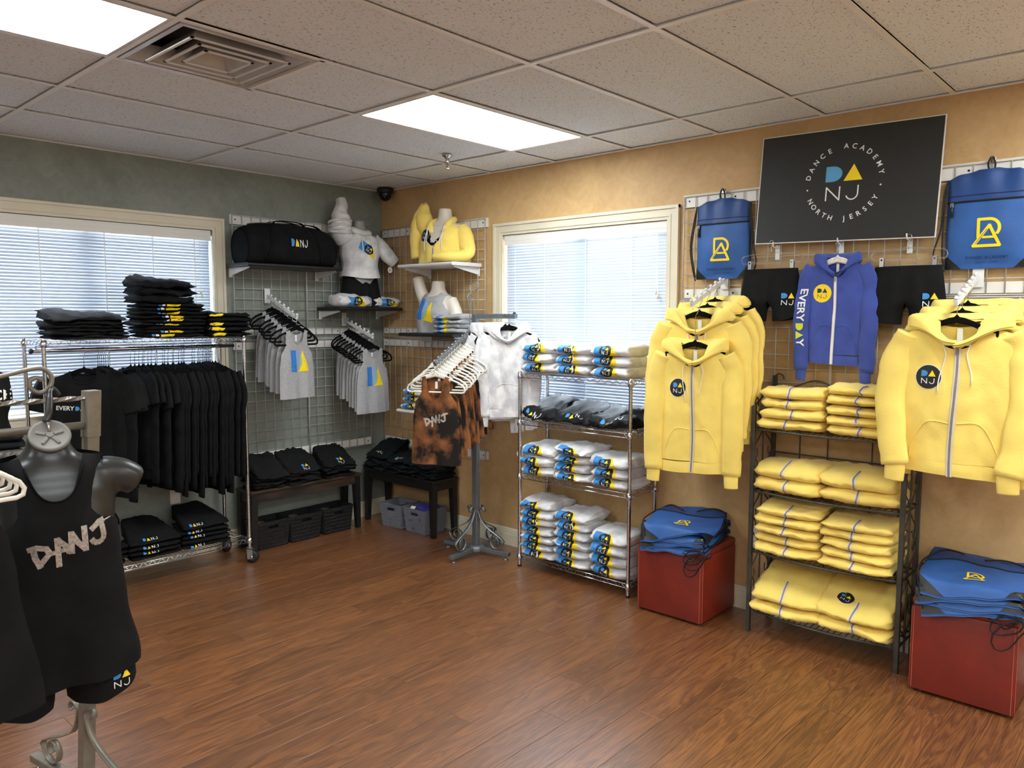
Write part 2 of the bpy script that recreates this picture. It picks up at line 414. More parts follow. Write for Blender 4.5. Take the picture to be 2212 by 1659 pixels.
def build_ceiling():
    c = struct(MB().box(XW, YW, H + 0.35, 0.15, 0.15, H + 0.40).build('ceiling', 'wall_plain'))
    xs = [0.0, GX0] + [GX0 - TX * i for i in range(1, 6)] + [XW]; ys = [0.0, GY0] + [GY0 - TY * k for k in range(1, 13)] + [YW]
    lamps = []; cache = {}
    for i in range(len(xs) - 1):
        for k in range(len(ys) - 1):
            a, b = xs[i + 1], xs[i]; y0, y1 = ys[k + 1], ys[k]
            if b - a < 0.02 or y1 - y0 < 0.02: continue
            kk = k - 1; ii = i - 1
            if kk in (2, 7, 11) and ii in (0, 2, 4): lamps.append((a, b, y0, y1)); continue
            if kk == 2 and ii == 1: a += TX / 2          # the diffuser takes the other half
            key = (round(b - a, 3), round(y1 - y0, 3))
            if key not in cache: cache[key] = MB().rbox(0.010, 0.010, 0.0, key[0] - 0.010, key[1] - 0.010, 0.014, 0.002).mesh('ceiling_tile', 'ceiling_tile')
            obj('ceiling_tile', cache[key], c, (a, y0, H + 0.010))
    for x in xs[1:-1]: MB().box(x - 0.012, YW, H - 0.001, x + 0.012, 0, H + 0.003).box(x - 0.0015, YW, H + 0.003, x + 0.0015, 0, H + 0.035).build('grid_runner', 'tee_metal', c)
    for y in ys[1:-1]:
        m = MB()
        for i in range(len(xs) - 1):
            m.box(xs[i + 1] + 0.0125, y - 0.012, H - 0.0005, xs[i] - 0.0125, y + 0.012, H + 0.0025)
        m.build('grid_cross_tee', 'tee_metal', c)
    MB().box(GX0 - TX * 1.5 - 0.012, GY0 - TY * 3, H - 0.0005, GX0 - TX * 1.5 + 0.012, GY0 - TY * 2, H + 0.0025).build('grid_cross_tee', 'tee_metal', c)
    MB().box(XW, -0.022, H - 0.002, 0, -0.0005, H + 0.002).box(XW, -0.002, H, 0, -0.0005, H + 0.02).build('wall_angle', 'tee_metal', c)
    MB().box(-0.022, YW, H - 0.002, -0.0005, -0.022, H + 0.002).box(-0.002, YW, H, -0.0005, -0.022, H + 0.02).build('wall_angle', 'tee_metal', c)
    return lamps
LAMPS = build_ceiling()
LAB = {0: 'bright rectangular ceiling light panel near the room corner above the chrome shelving',
       1: 'bright rectangular ceiling light panel beside the air vent, cut by photo edge'}
vis = 0
for (a, b, y0, y1) in LAMPS:
    near = visible(((a + b) / 2, (y0 + y1) / 2, H), 0.5) and y1 > -3
    t = thing('ceiling_light', LAB[vis] if near and vis in LAB else 'rectangular ceiling light panel in the row behind the camera', 'ceiling light', ((a + b) / 2, (y0 + y1) / 2, H), 0, 'recessed ceiling light panels')
    if near: vis += 1
    w, h = (b - a) / 2 - 0.014, (y1 - y0) / 2 - 0.014
    m = MB()
    for (p, q, s_, u_) in ((-w, -h, w, -h + 0.012), (-w, h - 0.012, w, h), (-w, -h + 0.012, -w + 0.012, h - 0.012), (w - 0.012, -h + 0.012, w, h - 0.012)): m.box(p, q, -0.001, s_, u_, 0.03)
    m.build('frame', 'white_metal', t)
    MB().box(-w + 0.012, -h + 0.012, 0.004, w - 0.012, h - 0.012, 0.008).build('diffuser', 'lamp_diffuser', t)
    MB().box(-w, -h, 0.03, w, h, 0.08).build('housing', 'white_metal', t)

def wall_with_hole(name, axis, lo, hi, hole, m):
    """wall slab 0..0.15 outward; hole=(a,b,z0,z1) along the wall"""
    a, b, z0, z1 = hole; M_ = MB()
    segs = [(lo, a, -0.1, H + 0.4), (b, hi, -0.1, H + 0.4), (a, b, -0.1, z0), (a, b, z1, H + 0.4)]
    for p, q, u, v in segs:
        if axis == 'x': M_.box(p, 0.0, u, q, 0.15, v)
        else: M_.box(0.0, p, u, 0.15, q, v)
    return struct(M_.build(name, m))
WA = (-3.16, -1.525, 1.10, 2.33); WB = (-2.808, -1.424, 1.045, 2.315)
wall_with_hole('wall_left', 'x', XW, 0.15, WA, 'wall_grey')
wall_with_hole('wall_right', 'y', YW, 0.0, WB, 'wall_orange')
struct(MB().box(XW - 0.15, YW, -0.1, XW, 0.15, H + 0.4).build('wall_far_left', 'wall_plain'))
struct(MB().box(XW, YW - 0.15, -0.1, 0.15, YW, H + 0.4).build('wall_behind', 'wall_plain'))

def base_prof():  # height, projection
    return [(0.0, 0.0), (0.016, 0.0), (0.016, 0.085), (0.013, 0.09), (0.013, 0.105), (0.010, 0.109), (0.010, 0.118), (0.004, 0.128), (0.0, 0.132)]
m = MB().prism([(-y, z) for y, z in base_prof()], XW, 0.0, 'x'); struct(m.build('baseboard_left', 'cream_trim'))
m = MB(); m.add([(-x, y, z) for y in (YW, -0.017) for x, z in base_prof()], [tuple(range(9)), tuple(range(9, 18))[::-1]] + [(i, i + 9, (i + 1) % 9 + 9, (i + 1) % 9) for i in range(9)])
struct(m.build('baseboard_right', 'cream_trim'))

def casing_bar(M_, axis, p0, p1, z0, z1, horizontal, wide, inner_sign):
    pass
def window(n, axis, hole, blind_label):
    a, b, z0, z1 = hole
    # local frame: X along the wall, Y into the room is negative, built for wall_left then turned for wall_right
    T = Matrix.Identity(4) if axis == 'x' else Matrix.Rotation(-PI / 2, 4, 'Z')
    if axis == 'y': a, b = -b, -a       # local x = -y
    root = bpy.data.objects.new('window_%d' % n, None); COL.objects.link(root); struct(root); root.matrix_world = T
    c = 0.085
    def step(m, x0, zz0, x1, zz1, vert, inner):
        # three-step moulded casing: thin lip, flat, thick outer band
        if vert:
            s = 1 if inner > 0 else -1
            lo = x0 if s > 0 else x1
            for f0, f1, d in ((0, .22, .012), (.22, .36, .018), (.36, .78, .015), (.78, 1.0, .024)):
                u, v = (x1 - (x1 - x0) * f0, x1 - (x1 - x0) * f1) if s > 0 else (x0 + (x1 - x0) * f0, x0 + (x1 - x0) * f1)
                k0, k1 = abs(f0) * c, abs(f1) * c
                m.box(min(u, v), -d, zz0 - k1, max(u, v), 0.0, zz1 + k1)
        else:
            s = inner
            for f0, f1, d in ((0, .22, .012), (.22, .36, .018), (.36, .78, .015), (.78, 1.0, .024)):
                k1 = f1 * c
                if s > 0: m.box(x0 - k1, -d, zz1 - 0 + 0 + (0), x1 + k1, 0.0, zz1) if False else m.box(x0 - k1, -d - 1e-4, zz0 + f0 * c, x1 + k1, 0.0, zz0 + f1 * c)
                else: m.box(x0 - k1, -d - 1e-4, zz1 - f1 * c, x1 + k1, 0.0, zz1 - f0 * c)
        return m
    step(MB(), a - c, z0, a, z1, True, 1).build('casing_side', 'cream_trim', root)
    step(MB(), b, z0, b + c, z1, True, -1).build('casing_side', 'cream_trim', root)
    step(MB(), a, z1, b, z1 + c, False, 1).build('casing_head', 'cream_trim', root)
    step(MB(), a, z0 - c, b, z0, False, -1).build('casing_bottom', 'cream_trim', root)
    MB().box(a - 0.0, -0.03, z0 - 0.004, b + 0.0, 0.145, z0 + 0.006).build('window_sill', 'white_paint', root)
    m = MB(); f = 0.05
    for p in ((a, z0, a + f, z1), (b - f, z0, b, z1), (a, z0, b, z0 + f), (a, z1 - f, b, z1)): m.box(p[0], 0.085, p[1], p[2], 0.125, p[3])
    mid = (a + b) / 2 + (0.0 if n == 1 else 0.0)
    m.box(mid - 0.045, 0.085, z0, mid + 0.045, 0.125, z1)
    m.build('sash', 'white_paint', root)
    for p, q in ((a + f, mid - 0.045), (mid + 0.045, b - f)): MB().box(p, 0.102, z0 + f, q, 0.106, z1 - f).build('pane', 'window_glass', root)
    # blind
    bt = thing('venetian_blind', blind_label, 'blind', (0, 0, 0), 0, 'white slatted window blinds'); bt.matrix_world = T @ Matrix.Translation((mid, 0.03, z0)); 
    w = (b - a) / 2 - 0.012; hh = z1 - z0
    MB().rbox(-w - 0.004, -0.028, hh - 0.075, w + 0.004, -0.022, hh - 0.004, 0.002).box(-w - 0.004, -0.0295, hh - 0.045, w + 0.004, -0.028, hh - 0.040).build('valance', 'white_paint', bt)
    MB().box(-w, -0.022, hh - 0.045, w, 0.02, hh - 0.005).build('headrail', 'white_paint', bt)
    # slat, slightly crowned, tilted
    th = math.radians(68); sw = 0.0125; nseg = 4; m = MB(); v = []
    for x in (-w + 0.004, w - 0.004):
        for j in range(nseg + 1):
            q = -1 + 2 * j / nseg; y = q * sw; z = 0.0022 * (1 - q * q)
            v.append((x, y * math.cos(th) - z * math.sin(th), y * math.sin(th) + z * math.cos(th)))
    m.add(v, [(j, j + 1, j + 1 + nseg + 1, j + nseg + 1) for j in range(nseg)])
    me = m.mesh('slat', 'blind_white', True)
    pitch = 0.0205; z = hh - 0.082; top = z
    while z > 0.05:
        o = obj('slat', me, bt, (0, -0.002, z)); o.rotation_euler = (math.radians(random.uniform(-2.5, 2.5)), 0, 0); z -= pitch
    MB().rbox(-w + 0.003, -0.013, 0.012, w - 0.003, 0.011, 0.026, 0.003).build('bottom_rail', 'white_paint', bt)
    for q in (-0.86, -0.45, 0.08, 0.62) if n == 2 else (-0.8, -0.35, 0.12, 0.50, 0.86):
        MB().box(q * w - 0.003, -0.0165, 0.02, q * w + 0.003, -0.0155, top + 0.03).build('ladder_tape', 'cord_white', bt)
    lx = w * 0.9
    for k, (dx, dz) in enumerate(((0, 0.34), (0.012, 0.37))):
        MB().tube([(lx + dx, -0.024, top), (lx + dx, -0.024, top - dz)], 0.001, 4).build('pull_cord', 'cord_white', bt)
        MB().lathe([(0.003, 0.0), (0.006, -0.008), (0.0075, -0.032), (0.002, -0.034)], 8, Matrix.Translation((lx + dx, -0.024, top - dz))).build('cord_tassel', 'cream_trim', bt, True)
    return root
mat('window_glass', (240, 246, 250), 0.0, trans=1.0)
MATS['window_glass'].node_tree.nodes['Principled BSDF'].inputs['IOR'].default_value = 1.05
window(1, 'x', WA, 'white slatted blind over the window in the grey wall')
window(2, 'y', WB, 'white slatted blind over the window in the tan wall')

# ------------------------------------------------------------------ ceiling fixtures
vx, vy = GX0 - TX * 2 + TX / 4, GY0 - TY * 2.5
t = thing('air_diffuser', 'square glossy air diffuser with nested rings in the ceiling', 'air vent', (vx, vy, H))
w = 0.285
m = MB()
for p in ((-w, -w, w, -w + 0.018), (-w, w - 0.018, w, w), (-w, -w + 0.018, -w + 0.018, w - 0.018), (w - 0.018, -w + 0.018, w, w - 0.018)): m.box(p[0], p[1], -0.004, p[2], p[3], 0.006)
m.build('frame', 'vent_plastic', t)
def pyramid_ring(r0, r1, z0, z1, th):
    m = MB()
    for k in range(4):
        A = Matrix.Rotation(k * PI / 2, 4, 'Z')
        v = [(-r0, -r0, z0), (r0, -r0, z0), (r1, -r1, z1), (-r1, -r1, z1)]
        v2 = [(x * (1 if abs(x) < 1 else 1), y + 0.0, z + th) for x, y, z in v]
        m.add([A @ Vector(p) for p in v + v2], [(0, 1, 2, 3), (7, 6, 5, 4), (0, 4, 5, 1), (2, 6, 7, 3), (1, 5, 6, 2), (3, 7, 4, 0)])
    return m
pyramid_ring(w - 0.018, 0.20, 0.002, 0.055, 0.004).build('flared_surround', 'vent_plastic', t)
for r0, r1 in ((0.205, 0.155), (0.150, 0.105), (0.098, 0.06)):
    pyramid_ring(r0, r1, -0.012, 0.045, 0.004).build('louver_ring', 'vent_plastic', t)
    m = MB()
    for k in range(4):
        A = Matrix.Rotation(k * PI / 2, 4, 'Z'); m.box(-r0 - 0.006, -r0 - 0.006, -0.015, r0 + 0.006, -r0 + 0.006, -0.010, A)
    m.build('louver_lip', 'white_metal', t)
MB().box(-w, -w, 0.10, w, w, 0.11).build('duct_box', 'dark_void', t)
for p in ((-w, -w, -w + 0.004, w), (w - 0.004, -w, w, w), (-w, -w, w, -w + 0.004), (-w, w - 0.004, w, w)): MB().box(p[0], p[1], 0.006, p[2], p[3], 0.10).build('duct_side', 'dark_void', t)
t = thing('sprinkler_head', 'chrome fire sprinkler head hanging from the ceiling', 'sprinkler', (-0.661, -1.534, H))
MB().lathe([(0.036, 0.0), (0.034, -0.006), (0.017, -0.018), (0.016, -0.022)], 20).build('escutcheon', 'chrome', t, True)
MB().lathe([(0.014, -0.02), (0.014, -0.05), (0.010, -0.055)], 14).build('body', 'chrome', t, True)
m = MB()
for s in (-1, 1): m.tube([(0.010 * s, 0, -0.052), (0.013 * s, 0, -0.068), (0.004 * s, 0, -0.085)], 0.003, 6)
m.build('yoke', 'brass', t, True); MB().lathe([(0.003, -0.056), (0.004, -0.08)], 8).build('bulb', 'brass', t, True)
MB().lathe([(0.016, -0.086), (0.016, -0.089)], 12).build('deflector', 'chrome', t)
t = thing('dome_camera', 'small black dome security camera in the ceiling corner', 'camera', (-0.085, -0.16, H))
MB().lathe([(0.068, 0), (0.070, -0.02), (0.066, -0.038), (0.050, -0.042)], 24).build('base_ring', 'black_plastic', t, True)
MB().lathe([(0.054, -0.040)] + [(0.054 * math.cos(a), -0.042 - 0.060 * math.sin(a)) for a in [PI / 2 * i / 8 for i in range(9)]][:-1] + [(0.004, -0.102)], 24).build('dome', 'camera_black', t, True)

def outlet(loc, rz, label):
    t = thing('power_outlet', label, 'outlet', loc, rz)
    MB().rbox(-0.036, -0.006, -0.058, 0.036, 0.0, 0.058, 0.002).build('cover_plate', 'outlet', t)
    for z in (-0.026, 0.026):
        s = MB().rbox(-0.017, -0.008, z - 0.015, 0.017, -0.005, z + 0.015, 0.003).build('socket', 'white_paint', t)
        for x in (-0.007, 0.007): MB().box(x - 0.0012, -0.0086, z - 0.002, x + 0.0012, -0.0078, z + 0.007).build('slot', 'print_black', s)
        MB().lathe([(0.0025, 0), (0.0025, 0.0008)], 8, Matrix.Translation((0, -0.0078, z - 0.008)) @ Matrix.Rotation(PI / 2, 4, 'X')).build('ground_hole', 'print_black', s)
outlet((-1.857, -0.0005, 0.463), 0, 'white power outlet low on the grey wall under the garment rack')
outlet((-0.0005, -3.432, 0.44), -PI / 2, 'white power outlet on tan wall behind the iron shelf')
# ================================================================== prints: flat shapes wrapped on cloth
def arc(cx, cy, r, a0, a1, n=12, ry=None):
    ry = r if ry is None else ry
    return [(cx + r * math.cos(math.radians(a0 + (a1 - a0) * i / n)), cy + ry * math.sin(math.radians(a0 + (a1 - a0) * i / n))) for i in range(n + 1)]
def stroke(pts, w, mk, layer):
    out = []
    for i in range(len(pts) - 1):
        a, b = Vector(pts[i]), Vector(pts[i + 1]); d = (b - a)
        if d.length < 1e-6: continue
        d.normalize(); n = Vector((-d.y, d.x)) * w / 2; e = d * w * 0.28
        out.append(([tuple(a - e + n), tuple(a - e - n), tuple(b + e - n), tuple(b + e + n)], mk, layer))
    return out
def move(sh, s=1.0, dx=0, dy=0, rot=0, sx=1.0):
    c, q = math.cos(rot), math.sin(rot); out = []
    for p, m_, l in sh: out.append(([((x * sx * c - y * q) * s + dx, (x * sx * q + y * c) * s + dy) for x, y in p], m_, l))
    return out
def d_shape(x0, y0, w, h, mk, layer): return ([(x0, y0), (x0, y0 + h), (x0 + w * .4, y0 + h)] + arc(x0 + w * .4, y0 + h / 2, w * .6, 90, -90, 12, h / 2)[1:-1] + [(x0 + w * .4, y0)], mk, layer)
def danj(l=1, letters='print_white', dc='print_blue', ac='print_yellow', lw=0.05):
    s = [d_shape(-.46, .04, .42, .40, dc, l), ([(.0, .04), (.47, .04), (.235, .46)], ac, l)]
    s += stroke([(-.42, -.44), (-.42, -.10), (-.08, -.44), (-.08, -.10)], lw, letters, l)
    s += stroke([(.38, -.10), (.38, -.30)] + arc(.235, -.30, .145, 0, -160, 7), lw, letters, l)
    return s
def disc(r=1.0, rim=True):
    s = []
    if rim: s.append((arc(0, 0, r * 1.04, 0, 360, 32)[:-1], 'print_white', 0))
    s.append((arc(0, 0, r, 0, 360, 32)[:-1], 'print_black', 1)); return s
TXT = {}
def text_shapes(s, mk, layer, size=1.0, spacing=1.0, bold=0.0):
    key = (s, spacing, bold)
    if key not in TXT:
        cu = bpy.data.curves.new('txt', 'FONT'); cu.body = s; cu.size = 1.0; cu.align_x = 'CENTER'; cu.align_y = 'CENTER'; cu.space_character = spacing; cu.offset = bold; cu.resolution_u = 3
        o = bpy.data.objects.new('txt', cu); COL.objects.link(o); dg = bpy.context.evaluated_depsgraph_get(); dg.update()
        me = o.evaluated_get(dg).to_mesh(); TXT[key] = [[(me.vertices[i].co.x, me.vertices[i].co.y) for i in p.vertices] for p in me.polygons]
        o.evaluated_get(dg).to_mesh_clear(); bpy.data.objects.remove(o); bpy.data.curves.remove(cu)
    return [([(x * size, y * size) for x, y in p], mk, layer) for p in TXT[key]]
def DANJ_DISC(): return disc(.5) + move(danj(2), .62)
def HOOD_PRINT():
    return [([(-1.0, -.5), (-1.0, .5), (-.1, .5), (-.1, -.5)], 'print_blue', 0), ([(-.12, -.5), (1.0, -.5), (.42, .5), (-.12, .5)], 'print_yellow', 0)] + move([q for q in disc(.5, False)], .98) + move(danj(2, lw=.06), .62)
def TANK_PRINT():
    s = [([(-.5, -.5), (-.5, .5), (-.17, .5), (-.17, -.5)], 'print_deep_blue', 0)]
    s.append(([(-.17, -.5), (-.17, .5)] + arc(-.17, 0, .36, 90, -90, 14, .5)[1:-1], 'print_pale_blue', 0))
    s.append(([(-.12, -.5), (.56, -.5), (.24, .48)], 'print_yellow', 1))
    s.append(([(-.12, -.5)] + arc(-.17, 0, .36, -78, 35, 8, .5) , 'print_green', 2))
    s += move(text_shapes('DANCE', 'print_blue', 2, .25, 1.0), 1, -.335, 0, -PI / 2)
    s += move(text_shapes('ACADEMY', 'print_gold', 2, .12, 1.2), 1, .34, -.08, -1.25)
    return s
def ROW_PRINT():
    s = [d_shape(-1.0, -.25, .38, .5, 'print_blue', 1), ([(-.55, -.25), (-.1, -.25), (-.32, .27)], 'print_yellow', 1)]
    s += stroke([(.06, -.25), (.06, .18), (.38, -.25), (.38, .18)], .065, 'print_white', 1)
    s += stroke([(.82, .18), (.82, -.08)] + arc(.68, -.1, .14, 0, -150, 6), .065, 'print_white', 1); return s
def MONOGRAM():
    s = stroke([(-.30, -.16), (-.30, .50), (.05, .50)] + arc(.05, .17, .33, 90, -38, 10), .105, 'print_yellow', 1)
    s += stroke([(-.46, -.47), (.06, .27), (.40, -.47), (-.46, -.47)], .105, 'print_yellow', 2)
    s += stroke([(-.14, -.16), (.24, -.16)], .085, 'print_yellow', 2)
    s += stroke([(-.40, -.40), (-.02, .13)], .02, 'bag_blue', 3); return s
def BRUSH():
    w = .2; P_ = 'print_silver'
    s = stroke([(-1.25, .16), (-1.02, .2), (-.72, .1), (-.62, -.1), (-.98, -.52)], w, P_, 1) + stroke([(-1.12, .12), (-1.08, -.2), (-.96, -.55)], w, P_, 1)
    s += stroke([(-.36, -.66), (-.34, .36)], w, P_, 1) + stroke([(-.34, .34), (-.1, .05), (.0, -.2)], w, P_, 1) + stroke([(-.62, -.14), (.06, -.1)], w * .8, P_, 1)
    s += stroke([(.08, -.26), (.12, .5)], w, P_, 1) + stroke([(.14, .46), (.3, .1), (.52, -.2)], w, P_, 1) + stroke([(.54, -.24), (.56, .62)], w, P_, 1)
    s += stroke([(.82, .48), (1.1, .66), (1.52, .74)], w, P_, 1) + stroke([(1.18, .62), (1.22, .2)] + arc(1.0, .12, .22, 0, -165, 6), w, P_, 1)
    return s
def BRUSH_MINI(): return move(BRUSH(), .5)
def EVERYDAY(cols=('print_white', 'print_blue', 'print_yellow', 'print_white')):
    s = move(text_shapes('EVERY', cols[0], 1, 1.0, 1.02, .02), 1, -.95, 0)
    s += [d_shape(.68, -.36, .62, .72, cols[1], 1), ([(1.36, -.36), (2.08, -.36), (1.72, .38)], cols[2], 1)]
    s += move(text_shapes('Y', cols[3], 1, 1.0, 1.0, .02), 1, 2.36, 0); return s
PCACHE = {}
def print_on(key, shapes, fmap, parent, name='printed_logo', cuts=7, base=0.0015, step=0.0007):
    """cut the flat shapes to a fine net, then wrap them with fmap(x, y, lift) -> 3D"""
    if key not in PCACHE:
        lay = []
        for p, mk, l in shapes: lay.append((p, mk, l))
        mats = sorted({mk for _, mk, _ in lay}); bm = bmesh.new(); zl = {}
        xs = [x for p, _, _ in lay for x, _ in p]; ys = [y for p, _, _ in lay for _, y in p]
        for p, mk, l in lay:
            try: f = bm.faces.new([bm.verts.new((x, y, l)) for x, y in p]); f.material_index = mats.index(mk)
            except Exception: pass
        bmesh.ops.triangulate(bm, faces=bm.faces[:])
        for i in range(1, cuts):
            for ax, lo, hi in ((0, min(xs), max(xs)), (1, min(ys), max(ys))):
                co = [0, 0, 0]; co[ax] = lo + (hi - lo) * i / cuts; no = [0, 0, 0]; no[ax] = 1
                bmesh.ops.bisect_plane(bm, geom=bm.verts[:] + bm.edges[:] + bm.faces[:], plane_co=co, plane_no=no, dist=1e-6)
        bm.verts.index_update(); bm.verts.ensure_lookup_table()
        PCACHE[key] = ([tuple(v.co) for v in bm.verts], [[v.index for v in f.verts] for f in bm.faces], [f.material_index for f in bm.faces], mats); bm.free()
    V, F, MI, mats = PCACHE[key]
    me = bpy.data.meshes.new(name); me.from_pydata([tuple(fmap(x, y, base + l * step)) for x, y, l in V], [], F)
    for mk in mats: me.materials.append(MATS[mk])
    me.polygons.foreach_set('material_index', MI); me.update()
    return obj(name, me, parent)

# ================================================================== hangers
def hanger_hook(m, r=0.0016, ext=0.0):
    c = [(0.017 * math.cos(math.radians(d)), 0, -0.017 + 0.017 * math.sin(math.radians(d))) for d in range(-50, 200, 25)]
    return m.tube([(0, 0, -0.085 - ext), (0, 0, -0.052), (0.006, 0, -0.040)] + c, r, 6)
def make_hanger(label, cat_group, bodymat, w=0.21, r=0.0045, flat=1.7, name='clothes_hanger', ext=0.0):
    """hook top at the origin; shoulders spread along x"""
    t = thing(name, label, 'hanger', group=cat_group)
    hanger_hook(MB(), ext=ext).build('hook', 'hook_metal', t, True)
    z0 = -0.085 - ext
    half = [(0, z0), (0.03, z0 - 0.006), (0.07, z0 - 0.022), (0.11, z0 - 0.042), (0.16, z0 - 0.060), (w - 0.012, z0 - 0.085), (w, z0 - 0.105), (w - 0.004, z0 - 0.122), (w - 0.02, z0 - 0.128)]
    pts = [(x, 0, z) for x, z in half] + [(-x, 0, z) for x, z in reversed(half[1:])]
    m = MB().tube(pts, r, 8, closed=True, flat=flat, up=(0, 1, 0))
    m.tube([(-0.02, 0, z0 - 0.012), (0, 0, z0 + 0.012), (0.02, 0, z0 - 0.012)], r * 1.1, 8, up=(0, 1, 0))
    # broad neck of the arch
    m.tube([(-0.11, 0, z0 - 0.046), (-0.06, 0, z0 - 0.024), (0, 0, z0 - 0.010), (0.06, 0, z0 - 0.024), (0.11, 0, z0 - 0.046)], r, 8, flat=2.6, up=(0, 1, 0))
    m.build('body', bodymat, t, True)
    return t

# ================================================================== hanging clothes (hook height = 0, front = -y)
class Cloth:
    """front and back cloth panels joined at the sides"""
    def __init__(s, hw, d, zsh, slope, neck, scoopF, scoopB, hem, rip=0.010, seed=0, nrip=5.0, hemdip=0.0, lean=0.0):
        s.hw, s.d, s.zsh, s.slope, s.neck, s.sf, s.sb, s.hem, s.rip, s.seed, s.nr, s.dip, s.lean = hw, d, zsh, slope, neck, scoopF, scoopB, hem, rip, seed, nrip, hemdip, lean
    def W(s, z): return interp(s.hw, -z)[0]
    def D(s, z): return interp(s.d, -z)[0]
    def y(s, side, x, z):
        w = s.W(z); q = max(-1.0, min(1.0, x / w)); k = max(0.0, min(1.0, (s.zsh - z) / (s.zsh - s.hem)))
        base = s.D(z) * math.sqrt(max(0.0, 1 - abs(q) ** 2.6))
        r = s.rip * k * (math.sin(s.nr * q + s.seed + side) + 0.5 * math.sin(s.nr * 2.1 * q + 2 * s.seed)) * (1 - abs(q) ** 4)
        g_ = (1 - abs(q) ** 4) * min(1.0, k * 4)
        r += 0.006 * nz(x * 7 + s.seed * 3.1, side * 5, z * 7) * g_ + (0.014 * (0.22 - min(0.22, abs(nz(x * 8 + s.seed * 5.3 + z * 3, side * 5, z * 3.2)))) + 0.004 * nz(x * 22 + s.seed, side * 3, z * 16)) * g_ * min(1.0, s.D(z) / 0.035)
        return -side * base + r + s.lean * (s.zsh - z)
    def top(s, side, q):
        a = abs(q); sc = s.sf if side > 0 else s.sb
        if a < s.neck: return s.zsh - sc * math.sqrt(max(0.0, 1 - (a / s.neck) ** 2.2))
        return s.zsh - s.slope * (a - s.neck) / (1 - s.neck)
    def front(s, x, z, lift=0.0): return Vector((x, s.y(1, x, z) - lift, z))
    def add(s, m, nu=24, nv=22):
        for side in (1, -1):
            def fn(u, v):
                q = -1 + 2 * u
                q = math.copysign(abs(q) ** 0.9, q)
                zt = s.top(side, q); zb = s.hem - s.dip * (1 - q * q) * (1 if side < 0 else 0.6); z = zt + (zb - zt) * v
                x = q * s.W(z)
                return (x, s.y(side, x, z), z)
            m.grid(fn, nu, nv)
        return m
def sleeve(m, pts, rad, flat=0.55, n=12, seed=0.0, wr=0.0, up=(1, 0, 0)):
    P = catmull(pts, 8 if wr else 5); k = len(P); R = []
    for i in range(k):
        f = i / (k - 1) * (len(rad) - 1); a = int(min(f, len(rad) - 2)); R.append(rad[a] + (rad[a + 1] - rad[a]) * (f - a))
    P = [p + Vector((nz(p.z * 9 + seed, 1, 0), nz(p.z * 9 + seed, 5, 0), 0)) * wr for p in P]
    R = [q * (1 + (0.10 * nz(p.z * 26 + seed, 3, 2) if 0 < i < k - 1 and wr > 0 else 0)) for i, (q, p) in enumerate(zip(R, P))]
    return m.tube(P, R, n, flat=flat, up=up)
def make_tank(label, group, fabric, printer=None, seed=0, hem=-0.66, zsh=-0.105, name='tank_top', neckscoop=0.10, wide=1.0, bind=None, hemw=0.215):
    t = thing(name, label, 'tank top', group=group)
    c = Cloth([(0.10, 0.125 * wide), (0.16, 0.112 * wide), (0.22, 0.118 * wide), (0.29, 0.165 * wide), (0.40, 0.182 * wide), (-hem, hemw * wide)], [(0.10, 0.010), (0.2, 0.014), (0.4, 0.022), (0.7, 0.030)], zsh, 0.012, 0.60, neckscoop, 0.035, hem, 0.010, seed)
    c.add(MB()).build('body', fabric, t, True)
    rim = [c.front(q * c.W(c.top(1, q)), c.top(1, q), 0.0005) for q in [-.59 + 1.18 * i / 20 for i in range(21)]]
    MB().tube(rim, 0.0028, 6).build('neck_binding', bind or fabric, t, True)
    MB().box(-0.009, c.y(-1, 0, zsh - 0.05) - 0.004, zsh - 0.085, 0.009, c.y(-1, 0, zsh - 0.05) - 0.003, zsh - 0.038).build('neck_label', 'tag_white', t)
    if printer: printer(c, t)
    return t
def make_tee(label, group, fabric, long=True, seed=0, hem=-0.80, printer=None, name='shirt', w=0.225, collar=True, hooded=False):
    t = thing(name, label, 'shirt', group=group)
    c = Cloth([(0.10, 0.195), (0.16, w), (0.30, w * 0.97), (-hem, w)], [(0.10, 0.010), (0.2, 0.022), (0.5, 0.026), (0.8, 0.030)], -0.10, 0.06, 0.40, 0.075, 0.02, hem, 0.009, seed)
    m = c.add(MB(), 20, 18)
    m.build('body', fabric, t, True)
    for s in (-1, 1):
        if long: pts = [(s * 0.185, 0, -0.15), (s * 0.225, 0.004, -0.26), (s * 0.235, -0.012, -0.45), (s * 0.225, -0.01, hem - 0.02)]; rad = [0.055, 0.058, 0.048, 0.036]
        else: pts = [(s * 0.185, 0, -0.15), (s * 0.23, 0.0, -0.22), (s * 0.262, -0.004, -0.34)]; rad = [0.055, 0.066, 0.070]
        sleeve(MB(), pts, rad, 0.42, 10, seed + s, 0.008).build('sleeve', fabric, t, True)
    rim = [c.front(q * c.W(c.top(1, q)), c.top(1, q), 0.0) for q in [-.4 + .8 * i / 14 for i in range(15)]] + [Vector((q * 0.195, c.y(-1, q * .195, -0.11), c.top(-1, q))) for q in [.4 - .8 * i / 14 for i in range(1, 14)]]
    MB().tube(rim, 0.006, 6, closed=True).build('collar', fabric, t, True)
    if printer: printer(c, t)
    return t
SLEEVE = {}
